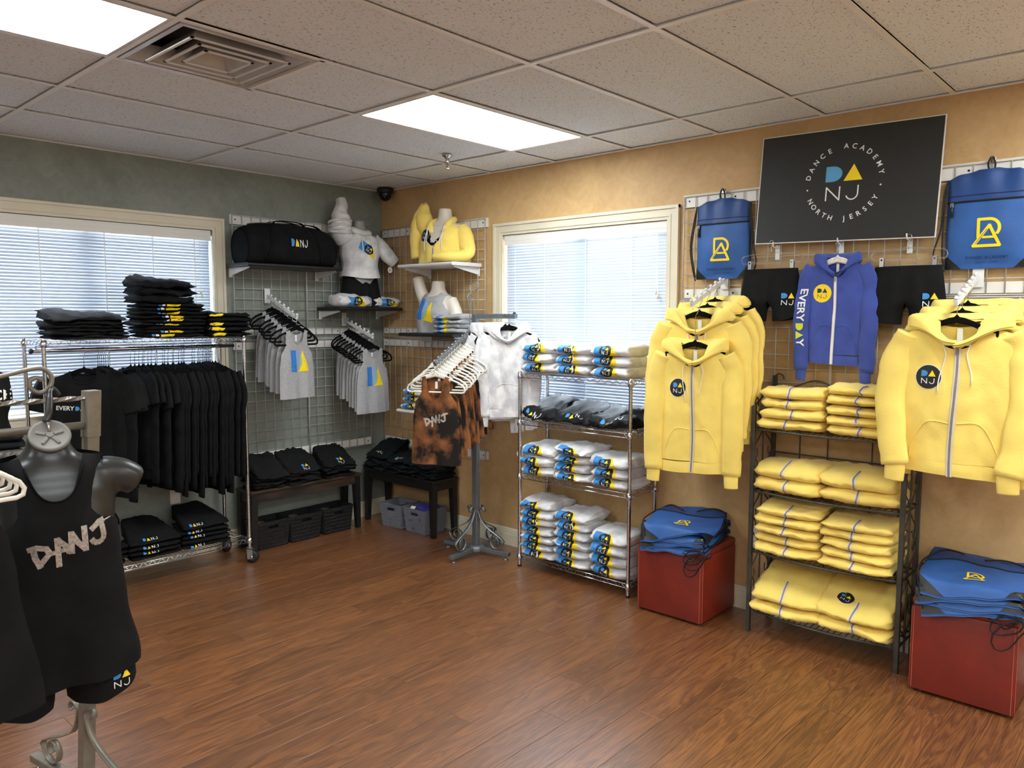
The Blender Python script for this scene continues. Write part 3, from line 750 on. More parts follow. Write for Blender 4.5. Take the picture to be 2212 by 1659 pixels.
def make_hoodie(label, group, fabric, zip_=True, seed=0, hem=-0.77, w=0.235, printer=None, cord='cord_white', hood=1.0, arm_in=0.0, name='hooded_sweatshirt', logo=True, cat='hoodie', zipmat='zip_metal', sl=0.0, pocket=True, cords=True):
    t = thing(name, label, cat, group=group)
    zsh = -0.105; L = -hem
    c = Cloth([(0.10, 0.19), (0.17, w), (0.32, w * 0.96), (L - 0.08, w * 1.0), (L, w * 0.94)], [(0.10, 0.012), (0.2, 0.034), (0.5, 0.045), (L, 0.040)], zsh, 0.055, 0.42, 0.115, 0.02, hem + 0.06, 0.010, seed, 4.0)
    c.add(MB(), 44, 40).build('body', fabric, t, True)
    # ribbed waistband
    m = MB()
    for side in (1, -1):
        m.grid(lambda u, v: ((-1 + 2 * u) * (c.W(hem + 0.06) * (1.0 - 0.04 * math.sin(v * PI))), c.y(side, (-1 + 2 * u) * c.W(hem + 0.06) * 0.999, hem + 0.06) * (0.97 + .06 * math.sin(v * PI)), hem + 0.062 - 0.062 * v - 0.008 * math.sin(3 * u + seed)), 24, 5)
    m.build('waistband', fabric, t, True)
    for s in (-1, 1):
        pts = [(s * 0.19, 0, -0.155), (s * (w + 0.012), 0.006, -0.27), (s * (w + 0.030), -0.022, -0.48), (s * (w + 0.018 - arm_in), -0.030 - arm_in, hem - 0.0 + sl)]
        a = sleeve(MB(), pts, [0.062, 0.070, 0.064, 0.058], 0.5, 14, seed + 2 * s, 0.012).build('sleeve', fabric, t, True)
        SLEEVE[s] = (catmull(pts, 5), seed + 2 * s)
        p = Vector(pts[-1]); sleeve(MB(), [p + Vector((0, 0, 0.012)), p + Vector((0, -0.002, -0.03)), p + Vector((s * 0.002, 0, -0.07))], [0.046, 0.043, 0.041], 0.5, 12, 0, 0).build('cuff', fabric, t, True)
    # hood fallen open around the neck
    def hfn(u, v):
        ang = -PI / 2 + 2 * PI * u + 0.0                     # starts and ends at the front zip
        fx = math.cos(ang); fy = math.sin(ang)
        frontness = max(0.0, -fy)
        nx = 0.088 * fx; ny = 0.032 * fy - 0.006; nzz = zsh + 0.012 - 0.115 * frontness ** 1.6
        wv = (0.030 + 0.085 * (1 - frontness) ** 1.2) * hood
        out = wv * math.sin(v * 1.75); up = 0.045 * math.sin(v * 2.5) * (1 - 0.5 * frontness) - 0.055 * v * v * (1 - frontness)
        bump_ = 0.010 * nz(u * 9 + seed, v * 3, 1.3)
        back = 0.05 * hood * v * max(0.0, fy)
        return (nx + fx * out * 1.05 + bump_, ny + fy * out * 0.45 - 0.026 * v * frontness + back, nzz + up + bump_)
    m = MB().grid(hfn, 44, 9)
    m.grid(lambda u, v: tuple(Vector(hfn(u, v)) + Vector((0, 0, -0.010)) - Vector((math.cos(-PI / 2 + 2 * PI * u), math.sin(-PI / 2 + 2 * PI * u), 0)) * 0.008), 44, 9)
    m.build('hood', fabric, t, True)
    MB().box(-0.011, 0.012, zsh - 0.085, 0.011, 0.013, zsh - 0.025).build('neck_label', 'tag_white', t)
    zt = zsh - 0.11
    if zip_:
        zz = [zt + (hem - zt) * i / 24 for i in range(25)]
        def strip_at(m, hwid, lift):
            v = []
            for z in zz:
                for x in (-hwid, hwid): v.append(c.front(x + 0.006 * math.sin(z * 9 + seed), max(z, hem + 0.06), lift) + Vector((0, 0, z - max(z, hem + 0.06))))
            return m.add(v, [(2 * i, 2 * i + 1, 2 * i + 3, 2 * i + 2) for i in range(len(zz) - 1)])
        zp = strip_at(MB(), 0.011, 0.003).build('zipper_tape', 'zip_tape', t); strip_at(MB(), 0.0045, 0.005).build('zipper_teeth', zipmat, zp)
        q = c.front(0, zt + 0.0, 0.008); MB().box(q.x - 0.004, q.y - 0.004, q.z - 0.030, q.x + 0.004, q.y, q.z + 0.004).build('zipper_pull', 'zip_metal', zp)
    if pocket:
        for s in ((-1, 1) if zip_ else (1,)):
            px = [(0.020 if zip_ else -0.12), 0.115, 0.165, 0.165] if zip_ else None
            if zip_: prof = [(0.016 * s, hem + 0.235), (0.105 * s, hem + 0.235), (0.165 * s, hem + 0.125), (0.170 * s, hem + 0.07)]
            else: prof = [(-0.15, hem + 0.07), (-0.15, hem + 0.13), (-0.09, hem + 0.23), (0.09, hem + 0.23), (0.15, hem + 0.13), (0.15, hem + 0.07)]
            P = catmull([(x, 0, z) for x, z in prof], 5)
            MB().tube([c.front(p.x, p.z, 0.001) for p in P], 0.0026, 6).build('pocket_edge', fabric, t, True)
    if cords:
        for s in (-1, 1):
            z1 = zt - (0.20 if s < 0 else 0.16)
            P = [c.front(0.052 * s, zt + 0.02 - 0.005, 0.006)] + [c.front((0.052 + 0.012 * math.sin(i * .5 + seed)) * s, zt + (z1 - zt) * i / 8, 0.006) for i in range(1, 9)]
            MB().tube(P, 0.0026, 6).build('drawstring', cord, t, True)
    if printer: printer(c, t)
    return t
def printer(key, shapes_fn, x, z, s, rot=0.0, cuts=7):
    def f(c, t):
        cc, q = math.cos(rot), math.sin(rot)
        print_on(key, shapes_fn() if key not in PCACHE else None, lambda a, b, l: c.front(x + (a * cc - b * q) * s, z + (a * q + b * cc) * s, l), t, cuts=cuts)
    return f

# ================================================================== folded clothes (base at z=0, front = -y)
class Fold:
    def __init__(s, w, d, h, seed=0, soft=1.0, n1=3.4, n2=2.3, lift=0.0, taper=0.0, nose=0.0):
        s.w, s.d, s.h, s.seed, s.soft, s.n1, s.n2, s.lift, s.taper, s.nose = w, d, h, seed, soft, n1, n2, lift, taper, nose
    def P(s, u, v, lift=0.0):
        """u angle (pi = front, pi/2 = top), v -1..1 along the width"""
        cu, su = math.cos(u), math.sin(u)
        e = max(0.0, 1 - abs(v) ** 7) ** 0.40
        y = math.copysign(abs(cu) ** (2 / s.n1), cu) * (s.d / 2 + lift) * (0.86 + 0.14 * e)
        z = math.copysign(abs(su) ** (2 / s.n2), su) * (s.h / 2 + lift) * (0.56 + 0.44 * e)
        x = v * s.w / 2 * (1 - s.taper * (y / s.d + 0.5))
        k = s.seed * 7.3
        n = s.soft * (0.012 * nz(x * 6 + k, y * 6, z * 9) + 0.006 * nz(x * 15 + k, y * 15, z * 23) + 0.004 * nz(x * 34 + k, y * 34, z * 40) - 0.012 * (0.30 - min(0.30, abs(nz(x * 9 + k * 1.7, y * 9, z * 12 + 3)))) )
        z += n * (1.0 if su > 0 else 0.35) + s.h / 2 + s.lift * max(0.0, (y / s.d + 0.5)) * (1 if su > -0.2 else 0.3)
        y += n * 0.9 - s.nose * max(0.0, -cu) * math.cos(v * PI / 2)
        # loose layers at the ends
        x += (0.006 * math.cos(z / s.h * 4 * PI + s.seed) * s.soft) * max(0.0, abs(v) - 0.8) * 5 * (1 if v > 0 else -1)
        return Vector((x, y, max(z, 0.0)))
    def mesh(s, name, m, nu=36, nv=32):
        mb = MB(); mb.grid(lambda a, b: s.P(2 * PI * a, -1 + 2 * b), nu, nv, cu=True); V = nv + 1
        mb.f += [tuple(i * V for i in range(nu))[::-1], tuple(i * V + nv for i in range(nu))]; mb.mi += [0, 0]
        return mb.mesh(name, m, True)
    def front(s, x, q, lift=0.0):
        """x across, q metres along the cloth from the middle of the front edge upward and back"""
        if not hasattr(s, 'tab'):
            s.tab = [(0.0, PI)]; p = s.P(PI, 0)
            for i in range(1, 60):
                u = PI - i * 0.046; n = s.P(u, 0); s.tab.append((s.tab[-1][0] + (n - p).length, u)); p = n
            p = s.P(PI, 0)
            for i in range(1, 30):
                u = PI + i * 0.04; n = s.P(u, 0); s.tab.insert(0, (s.tab[0][0] - (n - p).length, u)); p = n
        u = s.tab[-1][1]
        for (q0, u0), (q1, u1) in zip(s.tab, s.tab[1:]):
            if q <= q1: u = u0 + (u1 - u0) * max(0.0, (q - q0) / max(1e-6, q1 - q0)); break
        return s.P(u, max(-.98, min(.98, 2 * x / s.w)), lift)
def folded(name, label, cat, group, fabric, f, loc, rz, extras=()):
    t = thing(name, label, cat, loc, rz, group)
    obj('folded_cloth', f.mesh('folded_cloth', fabric), t)
    for e in extras: e(f, t)
    return t
def fold_print(key, fn, x, q, s, cuts=8, rot=0.0):
    def g(f, t):
        c, n = math.cos(rot), math.sin(rot)
        print_on(key, fn() if key not in PCACHE else None, lambda a, b, l: f.front(x + (a * c - b * n) * s, q + (a * n + b * c) * s, l), t, cuts=cuts)
    return g
def fold_zip(x=0.0):
    def g(f, t):
        def st(hw, lift):
            m = MB(); us = [PI + 0.9 - 2.25 * i / 22 for i in range(23)]; v = []
            for u in us:
                for dx in (-hw, hw): v.append(f.P(u, 2 * (x + dx + 0.004 * math.sin(u * 3 + f.seed)) / f.w, lift))
            return m.add(v, [(2 * i, 2 * i + 1, 2 * i + 3, 2 * i + 2) for i in range(22)])
        z = st(0.010, 0.0018).build('zipper_tape', 'zip_tape', t, True); st(0.004, 0.0030).build('zipper_teeth', 'zip_metal', z, True)
    return g
def fold_cord(x=0.0):
    def g(f, t):
        P = [f.P(PI + 0.3 - 1.1 * i / 10, 2 * (x + 0.012 * math.sin(i * .5)) / f.w, 0.004) for i in range(11)]
        MB().tube(P, 0.004, 6).build('drawstring', 'cord_white', t, True)
    return g
# ================================================================== wall grid panels and their boards
def wall_frame(o, wall):
    """turn a local build (x along the wall seen from the room, -y into the room) onto its wall"""
    o.rotation_euler = (0, 0, 0 if wall == 'left' else -PI / 2)
TRIM = [0]
def board(wall, a, b, z0, z1):
    TRIM[0] += 1
    m = MB().rbox(a, -0.019, z0, b, -0.0004, z1, 0.0015)
    o = struct(m.build('trim_%d' % TRIM[0], 'white_paint')); wall_frame(o, wall)
    n = max(2, int((b - a) / 0.3))
    for i in range(n + 1):
        x = a + 0.04 + (b - a - 0.08) * i / n
        MB().lathe([(0.006, 0), (0.006, 0.0012)], 8, Matrix.Translation((x, -0.0188, (z0 + z1) / 2)) @ Matrix.Rotation(PI / 2, 4, 'X')).build('screw_hole', 'print_black', o)
WIRE = {}
def grid_panel(wall, a, b, z0, z1, nx, nz_, label):
    t = thing('wire_grid_panel', label, 'grid panel', group='white wire grid panels'); wall_frame(t, wall)
    t.location = (a, -0.026, z0) if wall == 'left' else (-0.026, -a, z0)
    w, h = b - a, z1 - z0
    def wire(key, fn):
        if key not in WIRE: WIRE[key] = fn()
        return WIRE[key]
    for i in range(nx + 1):
        r = 0.0038 if i in (0, nx) else 0.0027
        me = wire(('v', round(h, 3), r), lambda: MB().tube([(0, 0, 0), (0, 0, h)], r, 6).mesh('vertical_wire', 'wire_white', True))
        obj('vertical_wire', me, t, (w * i / nx, 0, 0))
    for i in range(nz_ + 1):
        r = 0.0038 if i in (0, nz_) else 0.0024
        me = wire(('h', round(w, 3), r), lambda: MB().tube([(0, 0, 0), (w, 0, 0)], r, 6).mesh('horizontal_wire', 'wire_white', True))
        obj('horizontal_wire', me, t, (0, 0.005 if 0 < i < nz_ else 0.0, h * i / nz_))
for r_, (z0, z1) in (('upper', (1.545, 2.45)), ('lower', (0.62, 1.535))):
    grid_panel('left', -1.382, -0.774, z0, z1, 8, 12, '%s wire grid panel on grey wall nearest the window' % r_)
    grid_panel('left', -0.768, -0.16, z0, z1, 8, 12, '%s wire grid panel on grey wall nearest the corner' % r_)
    grid_panel('right', 0.045, 0.65, z0, z1, 8, 12, '%s wire grid panel on tan wall at the room corner' % r_)
    grid_panel('right', 0.656, 1.262, z0, z1, 8, 12, '%s wire grid panel on tan wall left of window' % r_)
for wall, a, b in (('left', -1.395, -0.15), ('right', 0.03, 1.275)):
    board(wall, a, b, 2.385, 2.455); board(wall, a, b, 1.575, 1.625); board(wall, a, b, 1.47, 1.525); board(wall, a, b, 0.625, 0.685)
grid_panel('right', 2.935, 3.845, 1.825, 2.435, 12, 8, 'upper wire grid panel right of the window behind left blue bag')
grid_panel('right', 3.851, 4.762, 1.825, 2.435, 12, 8, 'upper wire grid panel behind right blue bag at photo edge')
grid_panel('right', 2.920, 3.830, 1.205, 1.815, 12, 8, 'lower wire grid panel behind the yellow hoodies near window')
grid_panel('right', 3.836, 4.747, 1.205, 1.815, 12, 8, 'lower wire grid panel behind yellow hoodies at photo edge')
for z0, z1 in ((2.372, 2.445), (1.832, 1.885), (1.755, 1.812), (1.21, 1.27)): board('right', 2.925, 4.77, z0, z1)

# ================================================================== chrome wire shelving
def wire_shelf(t, x0, x1, y0, y1, z, name='wire_shelf', mk='chrome'):
    """one shelf: trussed edge on four sides; deck wires as a child"""
    m = MB(); r = 0.0032
    for zz in (z, z - 0.026):
        m.tube([(x0, y0, zz), (x1, y0, zz)], r, 6).tube([(x0, y1, zz), (x1, y1, zz)], r, 6).tube([(x0, y0, zz), (x0, y1, zz)], r, 6).tube([(x1, y0, zz), (x1, y1, zz)], r, 6)
    def zig(p, q):
        L = (Vector(q) - Vector(p)).length; n = max(4, int(L / 0.028)); pts = []
        for i in range(n + 1):
            a = Vector(p).lerp(Vector(q), i / n); a.z = z if i % 2 else z - 0.026; pts.append(a)
        m.tube(pts, 0.0021, 4)
    zig((x0 + .02, y0, 0), (x1 - .02, y0, 0)); zig((x0 + .02, y1, 0), (x1 - .02, y1, 0)); zig((x0, y0 + .02, 0), (x0, y1 - .02, 0)); zig((x1, y0 + .02, 0), (x1, y1 - .02, 0))
    for (x, y) in ((x0, y0), (x1, y0), (x0, y1), (x1, y1)): m.lathe([(0.0155, z - 0.034), (0.019, z - 0.030), (0.0165, z + 0.006)], 14, Matrix.Translation((x, y, 0)))
    s = m.build(name, mk, t, True)
    m = MB(); lx, ly = x1 - x0, y1 - y0
    if lx > ly:
        n = int(lx / 0.027)
        for i in range(1, n): m.tube([(x0 + lx * i / n, y0, z + 0.003), (x0 + lx * i / n, y1, z + 0.003)], 0.0018, 4)
        for f in (.33, .67): m.tube([(x0, y0 + ly * f, z - 0.002), (x1, y0 + ly * f, z - 0.002)], 0.003, 5)
    else:
        n = int(ly / 0.027)
        for i in range(1, n): m.tube([(x0, y0 + ly * i / n, z + 0.003), (x1, y0 + ly * i / n, z + 0.003)], 0.0018, 4)
        for f in (.33, .67): m.tube([(x0 + lx * f, y0, z - 0.002), (x0 + lx * f, y1, z - 0.002)], 0.003, 5)
    m.build('deck_wires', mk, s)
    return s
def shelf_post(t, x, y, z0, z1):
    prof = [(0.0125, z0)]; z = z0 + 0.03
    while z < z1 - 0.03: prof += [(0.0125, z - 0.0014), (0.0112, z - 0.0007), (0.0112, z + 0.0007), (0.0125, z + 0.0014)]; z += 0.0254
    prof += [(0.0125, z1 - 0.004), (0.011, z1)]
    p = MB().lathe(prof, 12, Matrix.Translation((x, y, 0))).build('post', 'chrome', t, False); smooth_by_angle(p, 50); return p
def caster(t, x, y, ztop, ang):
    M = Matrix.Translation((x, y, 0)) @ Matrix.Rotation(ang, 4, 'Z')
    c = MB().lathe([(0.02, ztop - 0.012), (0.022, ztop - 0.006), (0.012, ztop)], 12, M).box(-0.018, -0.02, 0.092, 0.022, 0.02, 0.097, M).box(-0.012, -0.022, 0.03, 0.028, -0.019, 0.095, M).box(-0.012, 0.019, 0.03, 0.028, 0.022, 0.095, M).build('caster', 'caster_steel', t)
    W = M @ Matrix.Translation((0.018, 0, 0.044)) @ Matrix.Rotation(PI / 2, 4, 'X')
    MB().lathe([(0.030, -0.016), (0.044, -0.011), (0.044, 0.011), (0.030, 0.016)], 20, W).build('wheel', 'rubber', c, True)
    MB().lathe([(0.010, -0.024), (0.010, 0.024)], 10, W).build('axle', 'caster_steel', c, True)
# garment rack in front of the grey-wall window
GR = (-2.762, -1.54, -0.435, -0.085)
t = thing('garment_rack', 'chrome rolling garment rack holding black clothes before the grey-wall window', 'clothes rack', (0, 0, 0))
x0, x1, y0, y1 = GR
for x in (x0, x1):
    for y in (y0, y1): shelf_post(t, x, y, 0.10, 1.585); caster(t, x, y, 0.115, -0.9 if y == y0 else 0.5)
wire_shelf(t, x0, x1, y0, y1, 1.575); wire_shelf(t, x0, x1, y0, y1, 0.172)
RAIL_Y, RAIL_Z = -0.235, 1.513
MB().tube([(x0 - 0.0, RAIL_Y, RAIL_Z), (x1 + 0.03, RAIL_Y, RAIL_Z)], 0.0125, 12).build('hanging_rail', 'chrome', t, True)
MB().lathe([(0.014, 0), (0.017, 0.006), (0.015, 0.016)], 12, Matrix.Translation((x0, RAIL_Y, RAIL_Z)) @ Matrix.Rotation(-PI / 2, 4, 'Y')).build('rail_end_cap', 'black_plastic', t, True)
for x in (x0 + 0.02, x1 - 0.02): MB().tube([(x, RAIL_Y, RAIL_Z + 0.012), (x, RAIL_Y, 1.555)], 0.004, 6).build('rail_hanger', 'chrome', t, True)
# four-shelf unit before the tan-wall window
t = thing('chrome_shelving', 'chrome wire shelving unit of four shelves below the tan-wall window', 'shelving', (0, 0, 0))
CS = (-0.322, -0.028, -2.768, -1.878); CZ = (1.335, 1.015, 0.645, 0.082)
for x in CS[:2]:
    for y in CS[2:]:
        shelf_post(t, x, y, 0.012, 1.35)
        MB().lathe([(0.013, 0.0), (0.014, 0.014)], 10, Matrix.Translation((x, y, 0))).build('foot', 'rubber', t)
for z in CZ: wire_shelf(t, CS[0], CS[1], CS[2], CS[3], z)

# ================================================================== four-arm racks with scrolled feet
def spiral(cx, cz, r0, r1, a0, a1, n=18): return [(cx + (r0 + (r1 - r0) * i / n) * math.cos(math.radians(a0 + (a1 - a0) * i / n)), cz + (r0 + (r1 - r0) * i / n) * math.sin(math.radians(a0 + (a1 - a0) * i / n))) for i in range(n + 1)]
def four_leg_base(t, mk, ang, L=0.33, post_top=1.74, zs=1.0, legs=(0, 1, 2, 3)):
    for k in legs:
        A = Matrix.Rotation(ang + k * PI / 2, 4, 'Z')
        lg = MB().rbox(0.02, -0.018, 0.030, L, 0.018, 0.058, 0.003, A).build('leg', mk, t)
        MB().lathe([(0.016, 0.0), (0.016, 0.008), (0.006, 0.010), (0.006, 0.031)], 10, A @ Matrix.Translation((L - 0.03, 0, 0))).build('levelling_foot', 'caster_steel', lg, True)
        top = spiral(0.058, 0.325 * zs, 0.010, 0.036, -60, 190, 14)
        bot = spiral(L * 0.60, 0.118, 0.062, 0.018, 20, -430, 26)
        pts = top[:] + [(0.028, 0.265 * zs), (0.075, 0.225 * zs), (L * 0.60 + 0.045, 0.165)] + bot
        P = catmull([(r, 0, z) for r, z in pts[::2]], 3)
        MB().strip([A @ p for p in P], 0.022, 0.004, (A @ Vector((0, 1, 0)))).build('scroll', mk, t, True)
    MB().lathe([(0.055, 0.022), (0.060, 0.028), (0.060, 0.062), (0.052, 0.066)], 20).build('hub', mk, t, True)
    MB().rbox(-0.021, -0.021, 0.06, 0.021, 0.021, post_top, 0.003, Matrix.Rotation(ang, 4, 'Z')).build('post', mk, t)
CR = Vector((-0.325, -1.458, 0)); CRA = math.radians(-172 + 180)
t = thing('four_way_rack', 'grey metal four-way rack with scrolled feet beside the chrome shelving', 'clothes rack', CR)
four_leg_base(t, 'rack_grey', math.radians(8), 0.292, 1.735)
R8 = Matrix.Rotation(math.radians(8), 4, 'Z')
# sliding upright and slanted arm towards -x
MB().rbox(-0.060, -0.016, 0.95, -0.024, 0.016, 1.64, 0.002, R8).build('sliding_upright', 'rack_grey', t)
SL0, SL1 = R8 @ Vector((-0.045, 0, 1.625)), R8 @ Vector((-0.455, 0, 1.405))
ar = MB(); d = (SL1 - SL0).normalized()
q = Matrix.Translation(SL0) @ Matrix(((d.x, -d.y / math.hypot(d.x, d.y), 0, 0), (d.y, d.x / math.hypot(d.x, d.y), 0, 0), (0, 0, 1, 0), (0, 0, 0, 1)))
ang_el = math.atan2(-d.z, math.hypot(d.x, d.y))
AM = Matrix.Translation(SL0) @ Matrix.Rotation(math.atan2(d.y, d.x), 4, 'Z') @ Matrix.Rotation(ang_el, 4, 'Y')
LSL = (SL1 - SL0).length
sa = MB().rbox(0, -0.012, -0.014, LSL, 0.012, 0.014, 0.002, AM).build('slanted_arm', 'rack_grey', t)
for i in range(11): MB().lathe([(0.004, 0.012), (0.0075, 0.018), (0.006, 0.025), (0.002, 0.027)], 8, AM @ Matrix.Translation((0.03 + i * (LSL - 0.04) / 10, 0, 0))).build('stud', 'hook_metal', sa, True)
MB().rbox(-0.016, -0.37, 1.705, 0.016, -0.02, 1.738, 0.002, Matrix.Rotation(math.radians(3), 4, 'Z')).build('straight_arm', 'rack_grey', t)
MB().lathe([(0.008, 0), (0.012, 0.006), (0.008, 0.014)], 8, Matrix.Rotation(math.radians(3), 4, 'Z') @ Matrix.Translation((0, -0.355, 1.736))).build('arm_stop', 'black_plastic', t, True)
for dx, s in ((0.0, 1), (-0.055, -1)):
    h = 1.88 if s > 0 else 1.80
    sp = spiral(0.0, h + 0.045, 0.014, 0.046, 330 - 430, 330 - 150, 22)
    P = [(0.0 + (-0.008), 1.60 if s < 0 else 1.70), (-0.010, 1.75), (-0.024, h - 0.03)] + [(x, z) for x, z in reversed(sp)]
    rot_ = Matrix.Rotation(math.radians(-65 if s > 0 else 15), 4, 'Z')
    MB().tube(catmull([Vector((dx * 0.9, 0.0, 0)) + rot_ @ Vector((x, 0, z)) for x, z in P], 3), 0.0042, 8).build('scroll_finial', 'rack_grey', t, True)
# rack at the left photo edge
FR = Vector((-3.292, -2.45, 0))
t = thing('display_rack', 'taupe metal rack with twisted bar at the left photo edge', 'clothes rack', FR)
four_leg_base(t, 'rack_taupe', math.radians(10), 0.36, 1.335, 1.0, (1, 3))
MB().rbox(-0.0235, -0.0235, 1.30, 0.0235, 0.0235, 1.462, 0.002, Matrix.Rotation(math.radians(10), 4, 'Z')).build('post_sleeve', 'rack_taupe', t)
# twisted square bar
m = MB(); n = 90; v = []; Lb = 1.0
for i in range(n + 1):
    a = i / n * PI * 9
    for k in range(4): v.append((-0.02 - Lb * i / n, 0.0095 * math.cos(a + k * PI / 2), 1.437 + 0.0095 * math.sin(a + k * PI / 2)))
m.add(v, [(i * 4 + j, i * 4 + (j + 1) % 4, (i + 1) * 4 + (j + 1) % 4, (i + 1) * 4 + j) for i in range(n) for j in range(4)]); m.build('twisted_bar', 'rack_taupe', t)
MB().tube([(-0.02, 0, 1.342), (-1.02, 0, 1.342)], 0.0135, 12).build('lower_bar', 'rack_taupe', t, True)
MB().rbox(-1.05, -0.02, 0.03, -1.01, 0.02, 1.462, 0.002).build('post', 'rack_taupe', t)
MB().rbox(-1.08, -0.30, 0.0, -1.0, 0.30, 0.03, 0.004).build('leg', 'rack_taupe', t)
# curled arm and its support coming forward over the bar
sp = [(x - 0.004, -0.092, z + 0.010) for x, z in ((-0.60, 1.470), (-0.40, 1.487), (-0.22, 1.520), (-0.125, 1.541), (-0.088, 1.538), (-0.068, 1.510), (-0.078, 1.476), (-0.105, 1.463), (-0.130, 1.479), (-0.131, 1.504), (-0.113, 1.512), (-0.095, 1.503))]
MB().tube(catmull(sp, 5), 0.0075, 8).build('curled_arm', 'rack_taupe', t, True)
MB().tube([(-0.60, 0.0, 1.437), (-0.604, -0.05, 1.46), (-0.604, -0.092, 1.480)], 0.0085, 8).build('arm_support', 'rack_taupe', t, True)
MB().rbox(-0.51, -0.75, 1.40, -0.475, -0.0, 1.43, 0.002).build('straight_arm', 'rack_taupe', t)

for ch in t.children:      # the post leans a little
    if ch.name.split('.')[0] in ('post', 'post_sleeve', 'twisted_bar', 'lower_bar'):
        for v_ in ch.data.vertices: v_.co.x += 0.055 * max(0.0, v_.co.z - 0.06)
# ================================================================== black iron shelf
t = thing('iron_shelf', 'dark wrought-iron shelf unit with scrolled sides holding folded yellow hoodies', 'shelving', (0, 0, 0))
IX0, IX1, IY0, IY1 = -0.292, -0.035, -4.292, -3.535      # front, back, right, left
IZ = (1.122, 0.785, 0.452, 0.124)
for y in (IY0, IY1):
    MB().rbox(IX0 - 0.011, y - 0.011, 0, IX0 + 0.011, y + 0.011, 1.246, 0.002).build('front_post', 'iron', t)
    MB().rbox(IX1 - 0.011, y - 0.011, 0, IX1 + 0.011, y + 0.011, 1.395, 0.002).build('back_post', 'iron', t)
    MB().tube([(IX0, y, 1.24), (IX1, y, 1.36)], 0.005, 6).build('side_brace', 'iron', t)
    MB().tube([(-0.17, y, 0.06), (-0.17, y, 1.22)], 0.005, 6).build('side_rod', 'iron', t)
    for i, z in enumerate(IZ):
        MB().tube([(IX0, y, z - 0.004), (IX1, y, z - 0.004)], 0.006, 6).build('side_rail', 'iron', t)
        for s, up in ((-1, 1), (1, 1), (-1, -1), (1, -1)):
            xx = -0.17 + s * 0.012; zz = z + up * 0.02
            P = [(xx + s * 0.02 * 0, y, zz), (xx + s * 0.035, y, zz + up * 0.035), (xx + s * 0.085, y, zz + up * 0.075), (xx + s * 0.100, y, zz + up * 0.115), (xx + s * 0.078, y, zz + up * 0.145), (xx + s * 0.055, y, zz + up * 0.125), (xx + s * 0.058, y, zz + up * 0.095)]
            if zz + up * 0.15 > 1.30 or zz + up * 0.15 < 0.01: continue
            MB().tube(catmull(P, 4), 0.0036, 6).build('side_scroll', 'iron', t, True)
    P = [(IX1 + (0) , y, 1.39), (IX1, y - math.copysign(0.02, y - (IY0 + IY1) / 2), 1.405), (IX1, y - math.copysign(0.045, y - (IY0 + IY1) / 2), 1.395), (IX1, y - math.copysign(0.05, y - (IY0 + IY1) / 2), 1.375)]
    MB().tube(catmull(P, 4), 0.004, 6).build('corner_curl', 'iron', t, True)
for z in IZ:
    front = [(IX0 - 0.055 * math.sin(PI * i / 16), IY0 + (IY1 - IY0) * i / 16, z) for i in range(17)]
    s = MB().tube(front, 0.006, 8).tube([(IX1, IY0, z), (IX1, IY1, z)], 0.006, 8).build('shelf_frame', 'iron', t, True)
    m = MB()
    for i in range(1, 26):
        f = i / 26; m.tube([(IX0 - 0.055 * math.sin(PI * f), IY0 + (IY1 - IY0) * f, z), (IX1, IY0 + (IY1 - IY0) * f, z)], 0.0022, 4)
    for f in (.35, .7): m.tube([(IX0 + (IX1 - IX0) * f, IY0, z - 0.003), (IX0 + (IX1 - IX0) * f, IY1, z - 0.003)], 0.004, 5)
    m.build('shelf_wires', 'iron', s)
for f in (.2, .4, .7, .88): MB().tube([(IX1, IY1 + (IY0 - IY1) * f, 0.11), (IX1, IY1 + (IY0 - IY1) * f, 1.27)], 0.0042, 6).build('back_rod', 'iron', t)
for z in (1.27, 0.965, 0.64, 0.32): MB().tube([(IX1, IY0, z), (IX1, IY1, z)], 0.0042, 6).build('back_rail', 'iron', t)
for s in (-1, 1):
    ym = (IY0 + IY1) / 2
    P = [(IX1, ym + s * 0.372, 1.33), (IX1, ym + s * 0.28, 1.335), (IX1, ym + s * 0.16, 1.375), (IX1, ym + s * 0.07, 1.35), (IX1, ym + s * 0.012, 1.27)]
    MB().tube(catmull(P, 5), 0.0045, 6).build('back_arch', 'iron', t, True)

# ================================================================== benches, baskets, cubes
def bench(name, label, x0, x1, y0, y1, top, mk, mk2):
    t = thing(name, label, 'bench', ((x0 + x1) / 2, (y0 + y1) / 2, 0)); w, d = (x1 - x0) / 2, (y1 - y0) / 2
    MB().rbox(-w, -d, top - 0.022, w, d, top, 0.005).build('seat', mk2, t)
    m = MB(); i = 0.012
    for p in ((-w + i, -d + i, w - i, -d + i + 0.02), (-w + i, d - i - 0.02, w - i, d - i)): m.box(p[0], p[1], top - 0.085, p[2], p[3], top - 0.022)
    for p in ((-w + i, -d + i, -w + i + 0.02, d - i), (w - i - 0.02, -d + i, w - i, d - i)): m.box(p[0], p[1], top - 0.085, p[2], p[3], top - 0.022)
    m.build('apron', mk2, t)
    for sx in (-1, 1):
        for sy in (-1, 1):
            a = 0.052; b = 0.036; X, Y = sx * (w - 0.008), sy * (d - 0.008); v = []
            for z, s_ in ((top - 0.023, a), (0.0, b)):
                for px, py in ((0, 0), (-sx * s_, 0), (-sx * s_, -sy * s_), (0, -sy * s_)): v.append((X + px, Y + py, z))
            MB().add(v, [(0, 1, 2, 3), (7, 6, 5, 4), (0, 4, 5, 1), (1, 5, 6, 2), (2, 6, 7, 3), (3, 7, 4, 0)]).build('leg', mk, t)
    return t
bench('bench', 'black wooden bench with worn front edge along the grey wall', -1.43, -0.455, -0.275, -0.045, 0.452, 'black_wood', 'worn_black_wood')
bench('bench', 'black wooden bench along the tan wall at the corner', -0.30, -0.025, -0.965, -0.085, 0.452, 'black_wood', 'black_wood')
